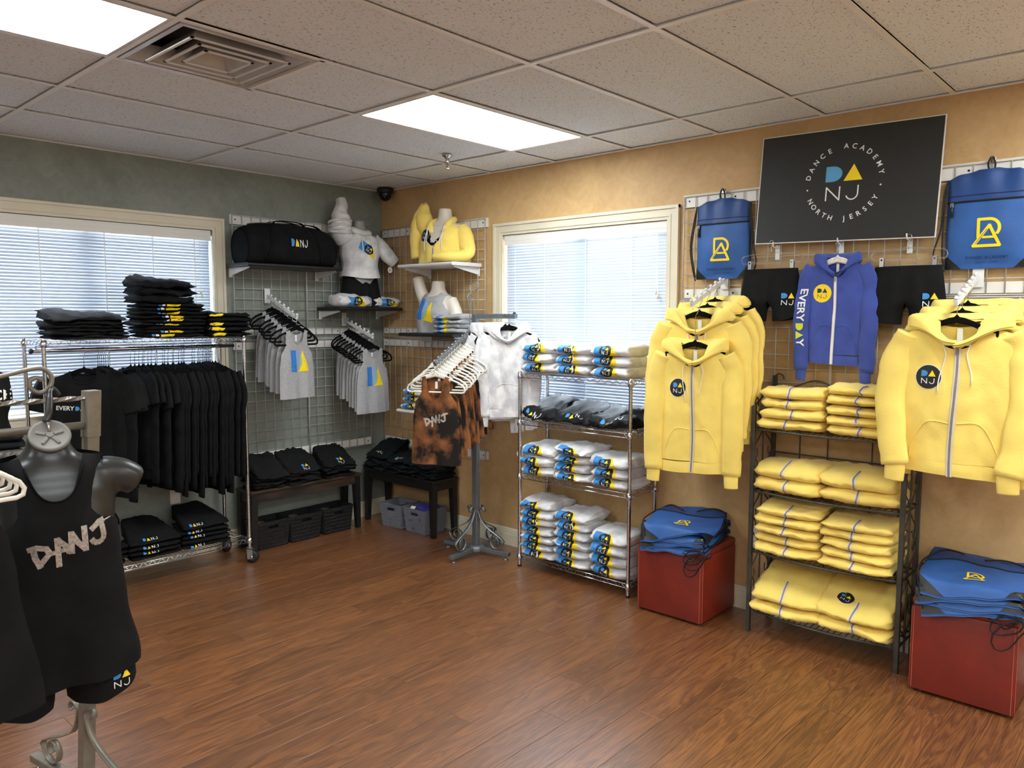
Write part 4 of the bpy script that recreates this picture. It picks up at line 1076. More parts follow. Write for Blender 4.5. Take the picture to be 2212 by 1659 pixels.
def basket(label, loc, rz, mk, w, d, h, group):
    t = thing('storage_basket', label, 'basket', loc, rz, group)
    hw, hd = w / 2, d / 2; T = 0.004
    def tap(m):
        m.v = [(x * (0.86 + 0.14 * z / h), y * (0.86 + 0.14 * z / h), z) for x, y, z in m.v]; return m
    m = MB().box(-hw, -hd, 0, hw, hd, T).box(-hw, -hd, 0, -hw + T, hd, h).box(hw - T, -hd, 0, hw, hd, h)
    hz0, hz1, hx = h - 0.055, h - 0.032, 0.042
    for y in (-hd, hd - T):
        m.box(-hw, y, 0, hw, y + T, hz0).box(-hw, y, hz1, hw, y + T, h).box(-hw, y, hz0, -hx, y + T, hz1).box(hx, y, hz0, hw, y + T, hz1)
    tap(m).build('shell', mk, t)
    m = MB()
    for p in ((-hw - .004, -hd - .004, hw + .004, -hd + .004), (-hw - .004, hd - .004, hw + .004, hd + .004), (-hw - .004, -hd, -hw + .004, hd), (hw - .004, -hd, hw + .004, hd)): m.rbox(p[0], p[1], h - 0.008, p[2], p[3], h, 0.002)
    tap(m).build('rim', mk, t)
    wv = MB(); rows = 13; rh = (h - 0.020) / rows
    for side in range(4):
        A = Matrix.Rotation(side * PI / 2, 4, 'Z'); hl, off = (hw, hd) if side % 2 == 0 else (hd, hw); n = int(2 * hl / 0.0155)
        for r_ in range(rows):
            for i in range(n):
                x = -hl + 2 * hl * (i + 0.5) / n; z = 0.008 + rh * (r_ + 0.5)
                if side % 2 == 0 and abs(x) < hx + 0.01 and hz0 - 0.008 < z < hz1 + 0.008: continue
                sl = 0.0042 * (1 if r_ % 2 else -1) * 1.0; a = 0.0058; b = rh * 0.42
                wv.add([A @ Vector(p) for p in ((x - a + 0.002, -off - 0.0035, z - b + sl), (x + a - 0.002, -off - 0.0035, z - b - sl), (x + a - 0.002, -off - 0.0035, z + b - sl), (x - a + 0.002, -off - 0.0035, z + b + sl), (x - a, -off - 0.0002, z - b + sl - .001), (x + a, -off - 0.0002, z - b - sl - .001), (x + a, -off - 0.0002, z + b - sl + .001), (x - a, -off - 0.0002, z + b + sl + .001))], [(0, 1, 2, 3), (0, 4, 5, 1), (1, 5, 6, 2), (2, 6, 7, 3), (3, 7, 4, 0)])
    o = tap(wv).build('weave', mk, t); o['kind'] = 'stuff'
    return t
BG = 'woven plastic baskets under the benches'
basket('black woven basket under the bench, nearest the garment rack', (-1.245, -0.155, 0), 0, 'basket_black', 0.285, 0.20, 0.205, BG)
basket('middle of three black woven baskets under the bench', (-0.965, -0.160, 0), 0, 'basket_black', 0.28, 0.20, 0.205, BG)
basket('black woven basket under the bench, nearest the corner', (-0.672, -0.160, 0), 0, 'basket_black', 0.28, 0.20, 0.205, BG)
basket('grey woven basket nearest the corner, holding dark cloth', (-0.205, -0.455, 0), -PI / 2 + 0.12, 'basket_grey', 0.24, 0.23, 0.20, BG)
basket('grey woven basket holding purple clothes and a white tag', (-0.180, -0.735, 0), -PI / 2 + 0.03, 'basket_grey', 0.26, 0.24, 0.20, BG)
def cube_seat(label, x0, x1, y0, y1, h, group):
    t = thing('cube_ottoman', label, 'ottoman', ((x0 + x1) / 2, (y0 + y1) / 2, 0), 0, group); w, d = (x1 - x0) / 2, (y1 - y0) / 2
    bm_ = MB(); bm_.grid(lambda u, v: (0, 0, 0), 1, 1); 
    m = MB().rbox(-w, -d, 0.012, w, d, h - 0.045, 0.010); o = m.build('body', 'red_leather', t); smooth_by_angle(o, 35)
    m = MB().rbox(-w - 0.001, -d - 0.001, h - 0.05, w + 0.001, d + 0.001, h, 0.018); o = m.build('lid', 'red_leather', t); smooth_by_angle(o, 35)
    for sx, sy in ((-1, -1), (-1, 1), (1, -1)):
        for k in (0, 1):
            dx = (0.012, 0)[k]; dy = (0, 0.012)[k]
            MB().tube([(sx * (w + 0.0006 - dx), sy * (d + 0.0006 - dy), 0.02), (sx * (w + 0.0006 - dx), sy * (d + 0.0006 - dy), h - 0.055)], 0.0012, 5).build('seam_stitch', 'red_thread', t)
    for sx in (-1, 1):
        for sy in (-1, 1): MB().lathe([(0.018, 0), (0.018, 0.013)], 10, Matrix.Translation((sx * (w - 0.04), sy * (d - 0.04), 0))).build('foot', 'black_plastic', t)
cube_seat('red leather cube ottoman between chrome shelving and iron shelf', -0.435, -0.025, -3.325, -2.905, 0.43, 'red leather cubes')
cube_seat('red leather cube ottoman at the right photo edge', -0.43, -0.02, -4.80, -4.385, 0.452, 'red leather cubes')

# ================================================================== wall shelves, slanted arms, sign
def wall_shelf(label, wall, a, b, z, mk, depth=0.31, group='small wall shelves on grid panels'):
    t = thing('wall_shelf', label, 'shelf', group=group); wall_frame(t, wall)
    mid = (a + b) / 2; t.location = (mid, -0.026, z) if wall == 'left' else (-0.026, -mid, z); w = (b - a) / 2
    prof = [(0, -0.026), (0, 0), (-depth + 0.013, 0)] + [(-depth + 0.013 - 0.013 * math.sin(q), -0.013 + 0.013 * math.cos(q)) for q in [PI * i / 8 for i in range(1, 8)]] + [(-depth + 0.013, -0.026)]
    o = MB().prism(prof, -w, w, 'x').build('shelf_board', mk, t); smooth_by_angle(o, 50)
    for s in (-1, 1):
        x = s * (w - 0.03)
        b_ = MB().box(x - 0.014, -0.004, -0.095, x + 0.014, 0.0, -0.027).prism([(0, -0.085), (0, -0.027), (-depth * 0.85, -0.027), (-depth * 0.85, -0.036)], x - 0.0025, x + 0.0025, 'x').build('bracket', 'white_metal', t)
    return t
wall_shelf('black wall shelf on grey wall carrying the duffel bag', 'left', -1.435, -0.65, 2.095, 'black_plastic')
wall_shelf('black wall shelf on grey wall carrying tie-dye hoodies and mannequin', 'left', -0.68, -0.055, 1.79, 'black_plastic')
wall_shelf('white wall shelf at the corner carrying the yellow-hooded mannequin', 'right', 0.615, 1.225, 2.118, 'white_metal')
wall_shelf('black wall shelf at the corner carrying the grey-tank mannequin', 'right', 0.615, 1.23, 1.592, 'black_plastic')
wall_shelf('white wall shelf lowest at the corner behind the tie-dye tanks', 'right', 0.58, 1.20, 0.99, 'white_metal')
def waterfall(label, wall, a, z, L, drop, n=7):
    t = thing('waterfall_arm', label, 'display arm', group='white slanted display arms'); wall_frame(t, wall)
    t.location = (a, -0.028, z) if wall == 'left' else (-0.028, -a, z)
    MB().rbox(-0.024, -0.003, -0.055, 0.024, 0.0, 0.055, 0.001).build('back_plate', 'white_metal', t)
    el = math.atan2(drop, L); M = Matrix.Rotation(el, 4, 'X') @ Matrix.Rotation(0, 4, 'Z'); ln = math.hypot(L, drop)
    ar = MB().rbox(-0.0085, -ln, -0.012, 0.0085, 0.0, 0.012, 0.002, M).build('slanted_bar', 'white_metal', t)
    for i in range(n): MB().lathe([(0.004, 0.0), (0.009, 0.006), (0.010, 0.012), (0.006, 0.019), (0.001, 0.021)], 10, M @ Matrix.Translation((0, -ln * (0.12 + 0.86 * i / (n - 1)), 0.011))).build('ball_stop', 'white_metal', ar, True)
    return t
waterfall('white slanted display arm holding grey tanks nearest garment rack', 'left', -1.117, 1.872, 0.40, 0.165)
waterfall('white slanted display arm holding grey tanks nearest the corner', 'left', -0.425, 1.695, 0.38, 0.140)
waterfall('white slanted display arm below the left blue bag', 'right', 3.209, 1.935, 0.38, 0.150)
waterfall('white slanted display arm below the right blue bag', 'right', 4.50, 1.915, 0.40, 0.135)

t = thing('wall_sign', 'black dance academy sign board with white edge resting on hooks', 'sign')
P0, P1 = Vector((-0.075, -3.866, 2.113)), Vector((-0.035, -3.880, 2.697)); up_ = (P1 - P0).normalized()
rx_ = Vector((0.0, -1.0, 0.0)); rx_ = (rx_ - up_ * rx_.dot(up_)).normalized(); nn_ = rx_.cross(up_)
t.matrix_world = Matrix(((rx_.x, -nn_.x, up_.x, P0.x), (rx_.y, -nn_.y, up_.y, P0.y), (rx_.z, -nn_.z, up_.z, P0.z), (0, 0, 0, 1)))
sw, sh = 0.4555, 0.583
MB().box(-sw, 0.0005, 0, sw, 0.010, sh).build('backing_board', 'white_paint', t)
MB().box(-sw + 0.005, -0.0012, 0.005, sw - 0.005, 0.0005, sh - 0.005).build('face_panel', 'sign_black', t)
cz = 0.300; R_ = 0.186
ring = []
def ring_text(s, a0, a1, top):
    for i, ch in enumerate(s):
        if ch == ' ': continue
        a = math.radians(a0 + (a1 - a0) * i / (len(s) - 1)); sh_ = text_shapes(ch, 'print_white', 1, 0.036, 1.0, 0.012)
        if ch == '.': ring.append((arc(R_ * math.cos(a), R_ * math.sin(a), 0.0045, 0, 360, 10)[:-1], 'print_white', 1)); continue
        ring.extend(move(sh_, 1, R_ * math.cos(a), R_ * math.sin(a), a - PI / 2 if top else a + PI / 2))
ring_text('DANCE ACADEMY', 168, 12, True); ring_text('NORTH JERSEY', 208, 332, False); ring_text('..', 188, 352, True)
SLOGO = move(danj(1, lw=.032, dc='print_sign_blue', ac='print_yellow'), 0.20)
print_on('sign_logo', SLOGO, lambda a, b, l: Vector((a, -0.0013 - l, cz + b)), t, 'printed_logo', cuts=2, base=0.0003, step=0.0003)
print_on('sign', ring, lambda a, b, l: Vector((a, -0.0013 - l, cz + b)), t, 'printed_lettering', cuts=2, base=0.0003, step=0.0003)
for i, y in enumerate((-3.524, -3.868, -4.198)):
    h = thing('sign_hook', ['white grid hook under the left end of the sign', 'white grid hook under the middle of the sign', 'white grid hook under the right end of the sign'][i], 'hook', (-0.030, y, 2.085), -PI / 2, 'hooks under the sign')
    MB().rbox(-0.013, -0.003, -0.05, 0.013, 0.0, 0.03, 0.001).build('plate', 'white_metal', h)
    MB().tube(catmull([(0, -0.003, 0.012), (0, -0.035, 0.014), (0, -0.058, 0.020), (0, -0.066, 0.042)], 5), 0.0035, 8).build('prong', 'white_metal', h, True)
# ================================================================== clothes on the chrome garment rack
rnd = random.Random(11)
PX = [167, 195, 199, 203, 207, 211, 216, 263, 272, 281, 289, 292, 301, 308, 318, 334, 338, 346, 357, 359, 371, 377, 381, 384, 403, 408, 417, 422, 428, 432, 436, 439, 443, 447, 453, 460]
RX = [-2.759 + (p - 72) / (498 - 72) * 1.22 for p in PX]
HK = 0.014
hb = make_hanger('slim black hanger on chrome rack rail, at the left end', 'black hangers on the garment rack', 'black_velvet', ext=0.045, w=0.20)
G_RACK = 'black shirts hanging on the garment rack'
tee_p = make_tee('black short-sleeved shirt with everyday print at left end of rack', G_RACK, 'black_jersey', False, 0.3, -0.78, printer('everyday', EVERYDAY, -0.075, -0.325, 0.036, -0.05, 10))
tee_s = make_tee('black short-sleeved shirt packed on the left half of rack', G_RACK, 'black_jersey', False, 1.3, -0.80)
tee_l = make_tee('black long-sleeved shirt packed on the right half of rack', G_RACK, 'black_cloth', True, 2.3, -0.86)
tee_l2 = make_tee('black long-sleeved shirt packed near the middle of rack', G_RACK, 'black_cloth', True, 4.1, -0.90)
first = {}
for i, x in enumerate(RX):
    rz = -0.62 if i == 0 else (-1.15 + rnd.uniform(-.1, .1) if i < 7 else -1.42 + rnd.uniform(-.13, .13))
    loc = (x, RAIL_Y, RAIL_Z + HK)
    src = tee_p if i == 0 else (tee_s if i < 13 and i % 4 != 3 else (tee_l2 if i % 3 == 0 else tee_l))
    hl = 'slim black hanger on chrome rack rail, at the left end' if i == 0 else 'slim black hanger packed on the chrome rack rail'
    if i == 0: h = hb; h.location = loc; h.rotation_euler = (0, 0, rz)
    else: h = dup(hb, hl, None, loc, (0, 0, rz))
    gl = (loc[0], loc[1], loc[2] - 0.045)
    sc = (1, rnd.uniform(.62, .85) if i else 1.0, rnd.uniform(.90, 1.04) if i else 1)
    if id(src) not in first: first[id(src)] = 1; g = src; g.location = gl; g.rotation_euler = (0, 0, rz); g.scale = sc
    else: g = dup(src, None, None, gl, (0, 0, rz), sc)

def stack(n, base, mk, rz=0.0, jit=0.008, order='topmost'):
    """mk(i, n, loc, rz) builds item i from the bottom; returns its height"""
    z = base[2]
    for i in range(n):
        h = mk(i, n, (base[0] + rnd.uniform(-jit, jit), base[1] + rnd.uniform(-jit, jit), z), rz + rnd.uniform(-.05, .05)); z += h
def nth(i, n):
    """word for item i counted from the bottom of n"""
    k = n - 1 - i
    return 'bottom' if i == 0 and n > 1 else ORD[k]
# ---- top of the rack
def yellow_tag(x, q):
    sh = [([(-.5, -.22), (.5, -.22), (.75, .1), (.2, .26), (-.45, .18)], 'print_yellow', 0), ([(-.9, -.1), (-.62, -.1), (-.62, .12), (-.9, .12)], 'print_white', 0), ([(-1.2, -.1), (-.98, -.1), (-.98, .1), (-1.2, .1)], 'print_blue', 0)]
    return fold_print('ytag', lambda: sh, x, q, 0.075, 5)
def black_fold(where, w, d, h, mk='black_cloth', ex=(), group='folded black clothes on the garment rack', lift=0.0, taper=0.0, soft=1.4, name='folded_shirt', cat='folded clothes', kind='folded black shirt', last_lift=None):
    def f(i, n, loc, rz):
        fo = Fold(w * rnd.uniform(.94, 1.05), d, h * 1.22, rnd.uniform(0, 50), soft, 3.2, 2.2, last_lift if (last_lift is not None and i == n - 1) else lift * i / max(1, n - 1), taper)
        folded(name, '%s %s, %s' % (nth(i, n), kind, where), cat, group, mk, fo, loc, rz, [e(i, n) for e in ex if e(i, n)])
        return h
    return f
ZT = 1.581
stack(6, (-2.49, -0.26, ZT), black_fold('left pile on top of chrome rack', 0.40, 0.30, 0.021, 'black_jersey', lift=0.05, soft=1.9))
stack(9, (-1.985, -0.26, ZT), black_fold('tall middle pile on top of chrome rack', 0.40, 0.31, 0.024, ex=[lambda i, n: yellow_tag(-0.04 + rnd.uniform(-.02, .03), 0.002) if i not in (2,) else None], soft=1.2))
stack(3, (-2.02, -0.26, ZT + 9 * 0.024), black_fold('crowning the tall pile on top of chrome rack', 0.36, 0.30, 0.046, soft=2.6, lift=0.03))
stack(5, (-1.61, -0.26, ZT), black_fold('right pile on top of chrome rack', 0.30, 0.31, 0.032, ex=[lambda i, n: yellow_tag(-0.105, 0.003) if i != 3 else None], soft=1.5))
# ---- lower shelf of the rack: trousers
def row_tag(x, q, s=0.045): return fold_print('row', ROW_PRINT, x, q, s, 6)
PG = 'folded black trousers on the lower rack shelf'
ZB = 0.178
stack(5, (-1.83, -0.255, ZB), black_fold('right pile on lower rack shelf', 0.33, 0.34, 0.031, ex=[lambda i, n: row_tag(-0.07, 0.035 if i == n - 1 else 0.004, .05) if i != 1 else None], group=PG, taper=0.42, kind='folded black trousers', cat='trousers', name='folded_trousers', last_lift=0.10, soft=0.8))
stack(4, (-2.17, -0.265, ZB), black_fold('middle pile on lower rack shelf', 0.33, 0.33, 0.030, ex=[lambda i, n: row_tag(-0.03, 0.035 if i == n - 1 else 0.004, .05) if i != 0 else None], group=PG, taper=0.42, kind='folded black trousers', cat='trousers', name='folded_trousers', last_lift=0.10, soft=0.8))
stack(4, (-2.50, -0.265, ZB), black_fold('left pile on lower rack shelf', 0.32, 0.33, 0.031, group=PG, taper=0.3, kind='folded black trousers', cat='trousers', name='folded_trousers', soft=0.8))
# ---- benches
BGR = 'folded black clothes on the benches'
for k, (x, where, pr) in enumerate(((-1.26, 'bench pile nearest the garment rack', False), (-0.985, 'middle bench pile', True), (-0.655, 'bench pile nearest the corner', True))):
    stack(4, (x, -0.165, 0.453), black_fold(where, 0.29, 0.23, 0.026, 'black_jersey', ex=[lambda i, n: fold_print('danj', danj, 0.02, 0.055, 0.062, 6) if (i == n - 1 and pr) else None], group=BGR, soft=2.2, last_lift=0.14, taper=0.18, lift=0.10))
for k, (y, where, ll) in enumerate(((-0.235, 'corner bench pile nearest the grey wall', 0.13), (-0.515, 'middle corner-bench pile', 0.06), (-0.80, 'corner-bench pile below the tie-dye tanks', 0.02))):
    stack(4, (-0.165, y, 0.453), black_fold(where, 0.29, 0.26, 0.027, 'black_teal_cloth', ex=[lambda i, n: fold_print('row', ROW_PRINT, 0.0, 0.06 if i == n - 1 else .004, 0.045, 6) if i in (n - 1,) else None], group=BGR, soft=2.6, last_lift=ll, lift=ll * .5), -PI / 2)
# cloth inside the baskets
folded('folded_cloth', 'dark navy cloth inside the grey basket nearest the corner', 'cloth', 'clothes inside the baskets', 'navy_cloth', Fold(0.17, 0.18, 0.15, 3, 2.0), (-0.19, -0.45, 0.02), -PI / 2)
folded('folded_cloth', 'purple cloth inside the grey basket', 'cloth', 'clothes inside the baskets', 'purple_cloth', Fold(0.19, 0.17, 0.20, 5, 2.0), (-0.165, -0.745, 0.02), -PI / 2)
folded('folded_cloth', 'dark plum cloth at front of the grey basket', 'cloth', 'clothes inside the baskets', 'dark_purple_cloth', Fold(0.17, 0.05, 0.185, 8, 1.0), (-0.262, -0.735, 0.008), -PI / 2)
o = MB().rbox(-0.022, -0.002, 0, 0.022, 0.0, 0.034, 0.001).build('price_tag', 'tag_white'); o.location = (-0.278, -0.69, 0.185); o.rotation_euler = (-0.9, 0, -PI / 2 + .2); tag(o, 'white paper tag on the clothes in grey basket', 'tag')

# ================================================================== grey tanks on the grey wall
G_T = 'grey tank tops on the slanted wall arms'; G_H = 'black hangers on the grey wall arms'
hv = make_hanger('frontmost black hanger on the left grey-wall arm', G_H, 'black_velvet')
tk = make_tank('frontmost grey tank top on the left grey-wall arm', G_T, 'grey_heather', printer('tank', TANK_PRINT, 0.0, -0.33, 0.155, 0.0, 8), 0.4, -0.60, hemw=0.185, wide=.92)
tk2 = make_tank('frontmost grey tank top on the right grey-wall arm', G_T, 'grey_heather', printer('tank', TANK_PRINT, 0.0, -0.33, 0.150, 0.0, 8), 2.2, -0.62, neckscoop=0.075, hemw=0.190, wide=.94)
tkb = make_tank('grey tank top hung behind others on the left grey-wall arm', G_T, 'grey_heather', printer('tank', TANK_PRINT, 0.0, -0.33, 0.155, 0.0, 8), 3.7, -0.60, hemw=0.19, wide=.93)
used = set()
def place(src, label, loc, rot, scale=None):
    if src.name not in used:
        used.add(src.name); src['label'] = label; src.location = loc; src.rotation_euler = rot
        if scale: src.scale = scale
        return src
    return dup(src, label, None, loc, rot, scale)
for arm, (ax, az, L, drop, n, side) in enumerate(((-1.117, 1.872, 0.40, 0.165, 7, 'left'), (-0.425, 1.695, 0.38, 0.140, 9, 'right'))):
    for i in range(n):
        f = 0.16 + 0.82 * i / (n - 1); loc = (ax + rnd.uniform(-.004, .004), -0.028 - L * f, az - drop * f + 0.016)
        rz = rnd.uniform(.06, .24)
        w1 = 'frontmost' if i == n - 1 else None
        place(hv, '%s black hanger on the %s grey-wall arm' % (w1, side) if w1 else 'black hanger behind the frontmost on the %s grey-wall arm' % side, loc, (0, 0, rz))
        src = (tk if arm == 0 else tk2) if w1 else tkb
        place(src, 'frontmost grey tank top on the %s grey-wall arm' % side if w1 else 'grey tank top hung behind others on the %s grey-wall arm' % side, loc, (0, 0, rz), None if w1 else (rnd.uniform(.95, 1.03), 0.75, rnd.uniform(.96, 1.03)))

# ================================================================== the four-way rack: tie-dye tanks and hoodies
G_B = 'brown tie-dye tank tops on the four-way rack'; G_W = 'white hangers on the four-way rack'
hw_ = make_hanger('white plastic hanger frontmost on the four-way rack', G_W, 'hanger_white', r=0.0062, flat=1.0)
tb = [make_tank('brown tie-dye tank', G_B, 'tie_dye_brown', printer('brush', BRUSH, 0.0, -0.40, 0.062, 0.05, 8), 1.1, -0.70, neckscoop=0.15, wide=0.92, bind='brown_binding', hemw=0.20)]
tb.append(make_tank('brown tie-dye tank', G_B, 'tie_dye_brown', None, 3.3, -0.68, neckscoop=0.15, wide=0.92, bind='brown_binding', hemw=0.21))
S0, S1 = CR + SL0, CR + SL1
n = 13
for i in range(n):
    f = 0.10 + 0.87 * i / (n - 1); p = S0.lerp(S1, f) + Vector((0, 0, 0.017)); rz = -PI / 2 + math.radians(8) + rnd.uniform(-.10, .12) + 0.25
    w1 = i == n - 1
    place(hw_, 'white plastic hanger frontmost on the four-way rack' if w1 else 'white plastic hanger packed along the four-way rack arm', p, (0, 0, rz))
    place(tb[0] if (w1 or i % 5 == 0) else tb[1], 'frontmost brown and black tie-dye tank top with silver print' if w1 else 'brown tie-dye tank top packed along the four-way rack', p, (0, 0, rz), (1, 0.75 if not w1 else 1.0, rnd.uniform(.93, 1.0) if not w1 else 1.0))
G_S = 'grey tie-dye hoodies on the four-way rack'
hs_ = make_hanger('black hanger nearest the post on straight rack arm', 'black hangers on the straight rack arm', 'black_velvet')
th_ = make_hoodie('tie-dye hoodie', G_S, 'tie_dye_grey', False, 2.0, -0.74, 0.215, cords=False)
for i, (dy, rz, nm) in enumerate(((-0.325, 0.10, 'outermost'), (-0.290, 0.16, 'second'), (-0.205, 0.05, 'third'), (-0.155, 0.14, 'innermost'))):
    p = CR + Vector((-0.003, dy, 1.740)); rz = rz - 1.15
    place(hs_, '%s black hanger on the straight arm of four-way rack' % nm, p, (0, 0, rz))
    place(th_, '%s white tie-dye hoodie on the straight arm of four-way rack' % nm, p, (0, 0, rz), (0.74, 0.70, 0.96 + 0.02 * i))
o = thing('hang_tag', 'round white hang tag dangling from tie-dye hoodie sleeve', 'tag', CR + Vector((0.10, -0.335, 0.765)), -0.6)
MB().lathe([(0.024, 0), (0.024, 0.0015)], 20, Matrix.Rotation(PI / 2, 4, 'X')).build('card', 'tag_white', o); MB().box(-0.008, -0.001, -0.040, 0.008, 0.001, -0.024).build('stub', 'print_black', o)
MB().tube([(0, 0, 0.022), (0.004, 0, 0.06)], 0.0008, 4).build('string', 'cord_white', o); print_on('tagtxt', move(danj(1, 'print_black', 'print_black', 'print_black'), .018), lambda a, b, l: Vector((a, -0.0016 - l, b)), o, cuts=2, base=.0002)

# ================================================================== folded tie-dye hoodies on chrome shelving
G_F = 'folded tie-dye hoodies on the chrome shelving'
YC = (-2.035, -2.325, -2.620); CN = ('left', 'middle', 'right')
def td(where, w, d, h, cordp=0.12):
    def f(i, n, loc, rz):
        fo = Fold(w * rnd.uniform(.95, 1.04), d * rnd.uniform(.96, 1.03), h * 1.16, rnd.uniform(0, 60), 1.35, 2.8, 2.0, rnd.uniform(0, .02) if i == n - 1 else 0, nose=0.012)
        ex = [fold_print('hoodprint', HOOD_PRINT, -0.012 + rnd.uniform(-.012, .012), 0.008 + rnd.uniform(-.008, .010), 0.092, 12, rnd.uniform(-.06, .06))]
        if rnd.random() < cordp: ex.append(fold_cord(0.02))
        folded('folded_hoodie', '%s folded tie-dye hoodie, %s' % (nth(i, n), where), 'hoodie', G_F, 'tie_dye_grey', fo, loc, rz, ex)
        return h
    return f
for c in range(3):
    stack(3, (-0.195, YC[c], CZ[0] + 0.005), td('%s stack on top chrome shelf' % CN[c], 0.272, 0.31, 0.066, 0.3), -PI / 2)
    stack((3, 4, 3)[c], (-0.195, YC[c], CZ[2] + 0.005), td('%s stack on third chrome shelf' % CN[c], 0.272, 0.31, (0.066, 0.058, 0.066)[c], 0.0), -PI / 2)
    stack((7, 6, 4)[c], (-0.195, YC[c], CZ[3] + 0.005), td('%s stack on bottom chrome shelf' % CN[c], 0.272, 0.31, (0.055, 0.060, 0.070)[c], 0.12), -PI / 2)
GK = 'shiny black drawstring bags on the chrome shelving'
for c, (y, hh, lf) in enumerate(((-2.035, 0.085, 0.09), (-2.32, 0.075, 0.085), (-2.60, 0.075, 0.06))):
    fo = Fold(0.31, 0.31, hh, 5 + c * 9, 2.8, 2.6, 1.9, lf, 0.12)
    folded('folded_bag', '%s shiny black folded bag on the second chrome shelf' % CN[c], 'bag', GK, 'shiny_black', fo, (-0.185, y, CZ[1] + 0.005), -PI / 2, [fold_print('row', ROW_PRINT, 0.03 if c else -0.02, 0.040, 0.075, 7)])
fo = Fold(0.20, 0.26, 0.10, 77, 4.0, 2.2, 1.8, 0.06)
folded('folded_bag', 'crumpled shiny black bag at right end of second chrome shelf', 'bag', GK, 'shiny_black', fo, (-0.13, -2.715, CZ[1] + 0.012), -PI / 2 + .3)

# ================================================================== folded yellow hoodies on the iron shelf
G_Y = 'folded yellow hoodies on the iron shelf'
def yh(where, w, d, h, lift=0.0, lg=False):
    def f(i, n, loc, rz):
        top = i == n - 1
        fo = Fold(w * rnd.uniform(.95, 1.03), d * rnd.uniform(.96, 1.03), h * 1.16, rnd.uniform(0, 60), 1.15, 3.0, 2.1, lift if top else 0.0, 0.0, nose=0.010)
        ex = [fold_zip(rnd.uniform(-.012, .012))]
        if lg and top: ex.append(fold_print('disc', DANJ_DISC, -0.055, 0.135, 0.085, 7))
        folded('folded_hoodie', '%s folded yellow zip hoodie, %s' % (nth(i, n), where), 'hoodie', G_Y, 'yellow_fleece', fo, loc, rz, ex)
        return h
    return f
YI = (-3.735, -4.085)
for c in range(2):
    s = ('left', 'right')[c]
    stack((4, 5)[c], (-0.178, YI[c], IZ[0] + 0.006), yh('%s stack on top iron shelf' % s, 0.33, 0.30, (0.054, 0.050)[c]), -PI / 2)
    stack(2, (-0.178, YI[c], IZ[1] + 0.006), yh('%s pair on second iron shelf' % s, 0.36, 0.31, 0.072, 0.02), -PI / 2)
    stack(5, (-0.178, YI[c], IZ[2] + 0.006), yh('%s stack on third iron shelf' % s, 0.34, 0.31, (0.053, 0.050)[c]), -PI / 2)
    stack(2, (-0.185, YI[c], IZ[3] + 0.006), yh('%s pair on bottom iron shelf' % s, 0.36, 0.33, 0.062, 0.11, c == 1), -PI / 2)

# ================================================================== hanging yellow hoodies
G_Z = 'yellow zip hoodies on the slanted wall arms'; G_ZH = 'black hangers on the tan-wall arms'
hyl = make_hanger('black hanger', G_ZH, 'black_velvet', ext=0.11, w=0.165)
hy = make_hanger('black hanger', G_ZH, 'black_velvet', w=0.17)
pd = lambda x, z, s: printer('disc', DANJ_DISC, x, z, s, 0, 7)
ya = make_hoodie('yellow', G_Z, 'yellow_fleece', True, 0.7, -0.80, 0.215, pd(-0.09, -0.335, 0.10), arm_in=-0.01, sl=0.0)
yb = make_hoodie('yellow', G_Z, 'yellow_fleece', True, 2.9, -0.79, 0.225, pd(-0.09, -0.33, 0.10), sl=0.02)
yc = make_hoodie('yellow', G_Z, 'yellow_fleece', True, 4.4, -0.78, 0.232, pd(-0.105, -0.345, 0.105), arm_in=0.03, sl=0.03)
WW = -PI / 2
place(hyl, 'black hanger frontmost on the arm by the window, hung low', (-0.405, -3.235, 1.775), (0, 0, WW + 0.30))
place(ya, 'frontmost yellow zip hoodie by the window, hung lower', (-0.405, -3.235, 1.665), (0, 0, WW + 0.22), (0.90, 0.9, 1.0))
for i, (x, nm) in enumerate(((-0.325, 'second'), (-0.235, 'third'), (-0.145, 'rearmost'))):
    z = 1.935 - 0.15 * (-x - 0.028) / 0.38 + 0.014
    place(hy, '%s black hanger on the arm by the window' % nm, (x, -3.213, z), (0, 0, WW + 0.12 - .1 * i))
    place(yb, '%s yellow zip hoodie on the arm by the window' % nm, (x, -3.213 - 0.012 * i, z), (0, 0, WW + 0.10 - .14 * i), (0.98, 0.8, 1.0))
for i, (x, nm, sc) in enumerate(((-0.405, 'frontmost', 1.0), (-0.315, 'second', 0.8), (-0.215, 'rearmost', 0.8))):
    z = 1.915 - 0.135 * (-x - 0.028) / 0.40 + 0.014
    place(hy, '%s black hanger on the arm at right photo edge' % nm, (x, -4.502, z), (0, 0, WW - 0.10 - .1 * i))
    place(yc if i == 0 else yb, '%s yellow zip hoodie at the right photo edge' % nm, (x, -4.515 - 0.015 * i, z), (0, 0, WW + 0.02 - .10 * i), (1.0, sc, 1.0))
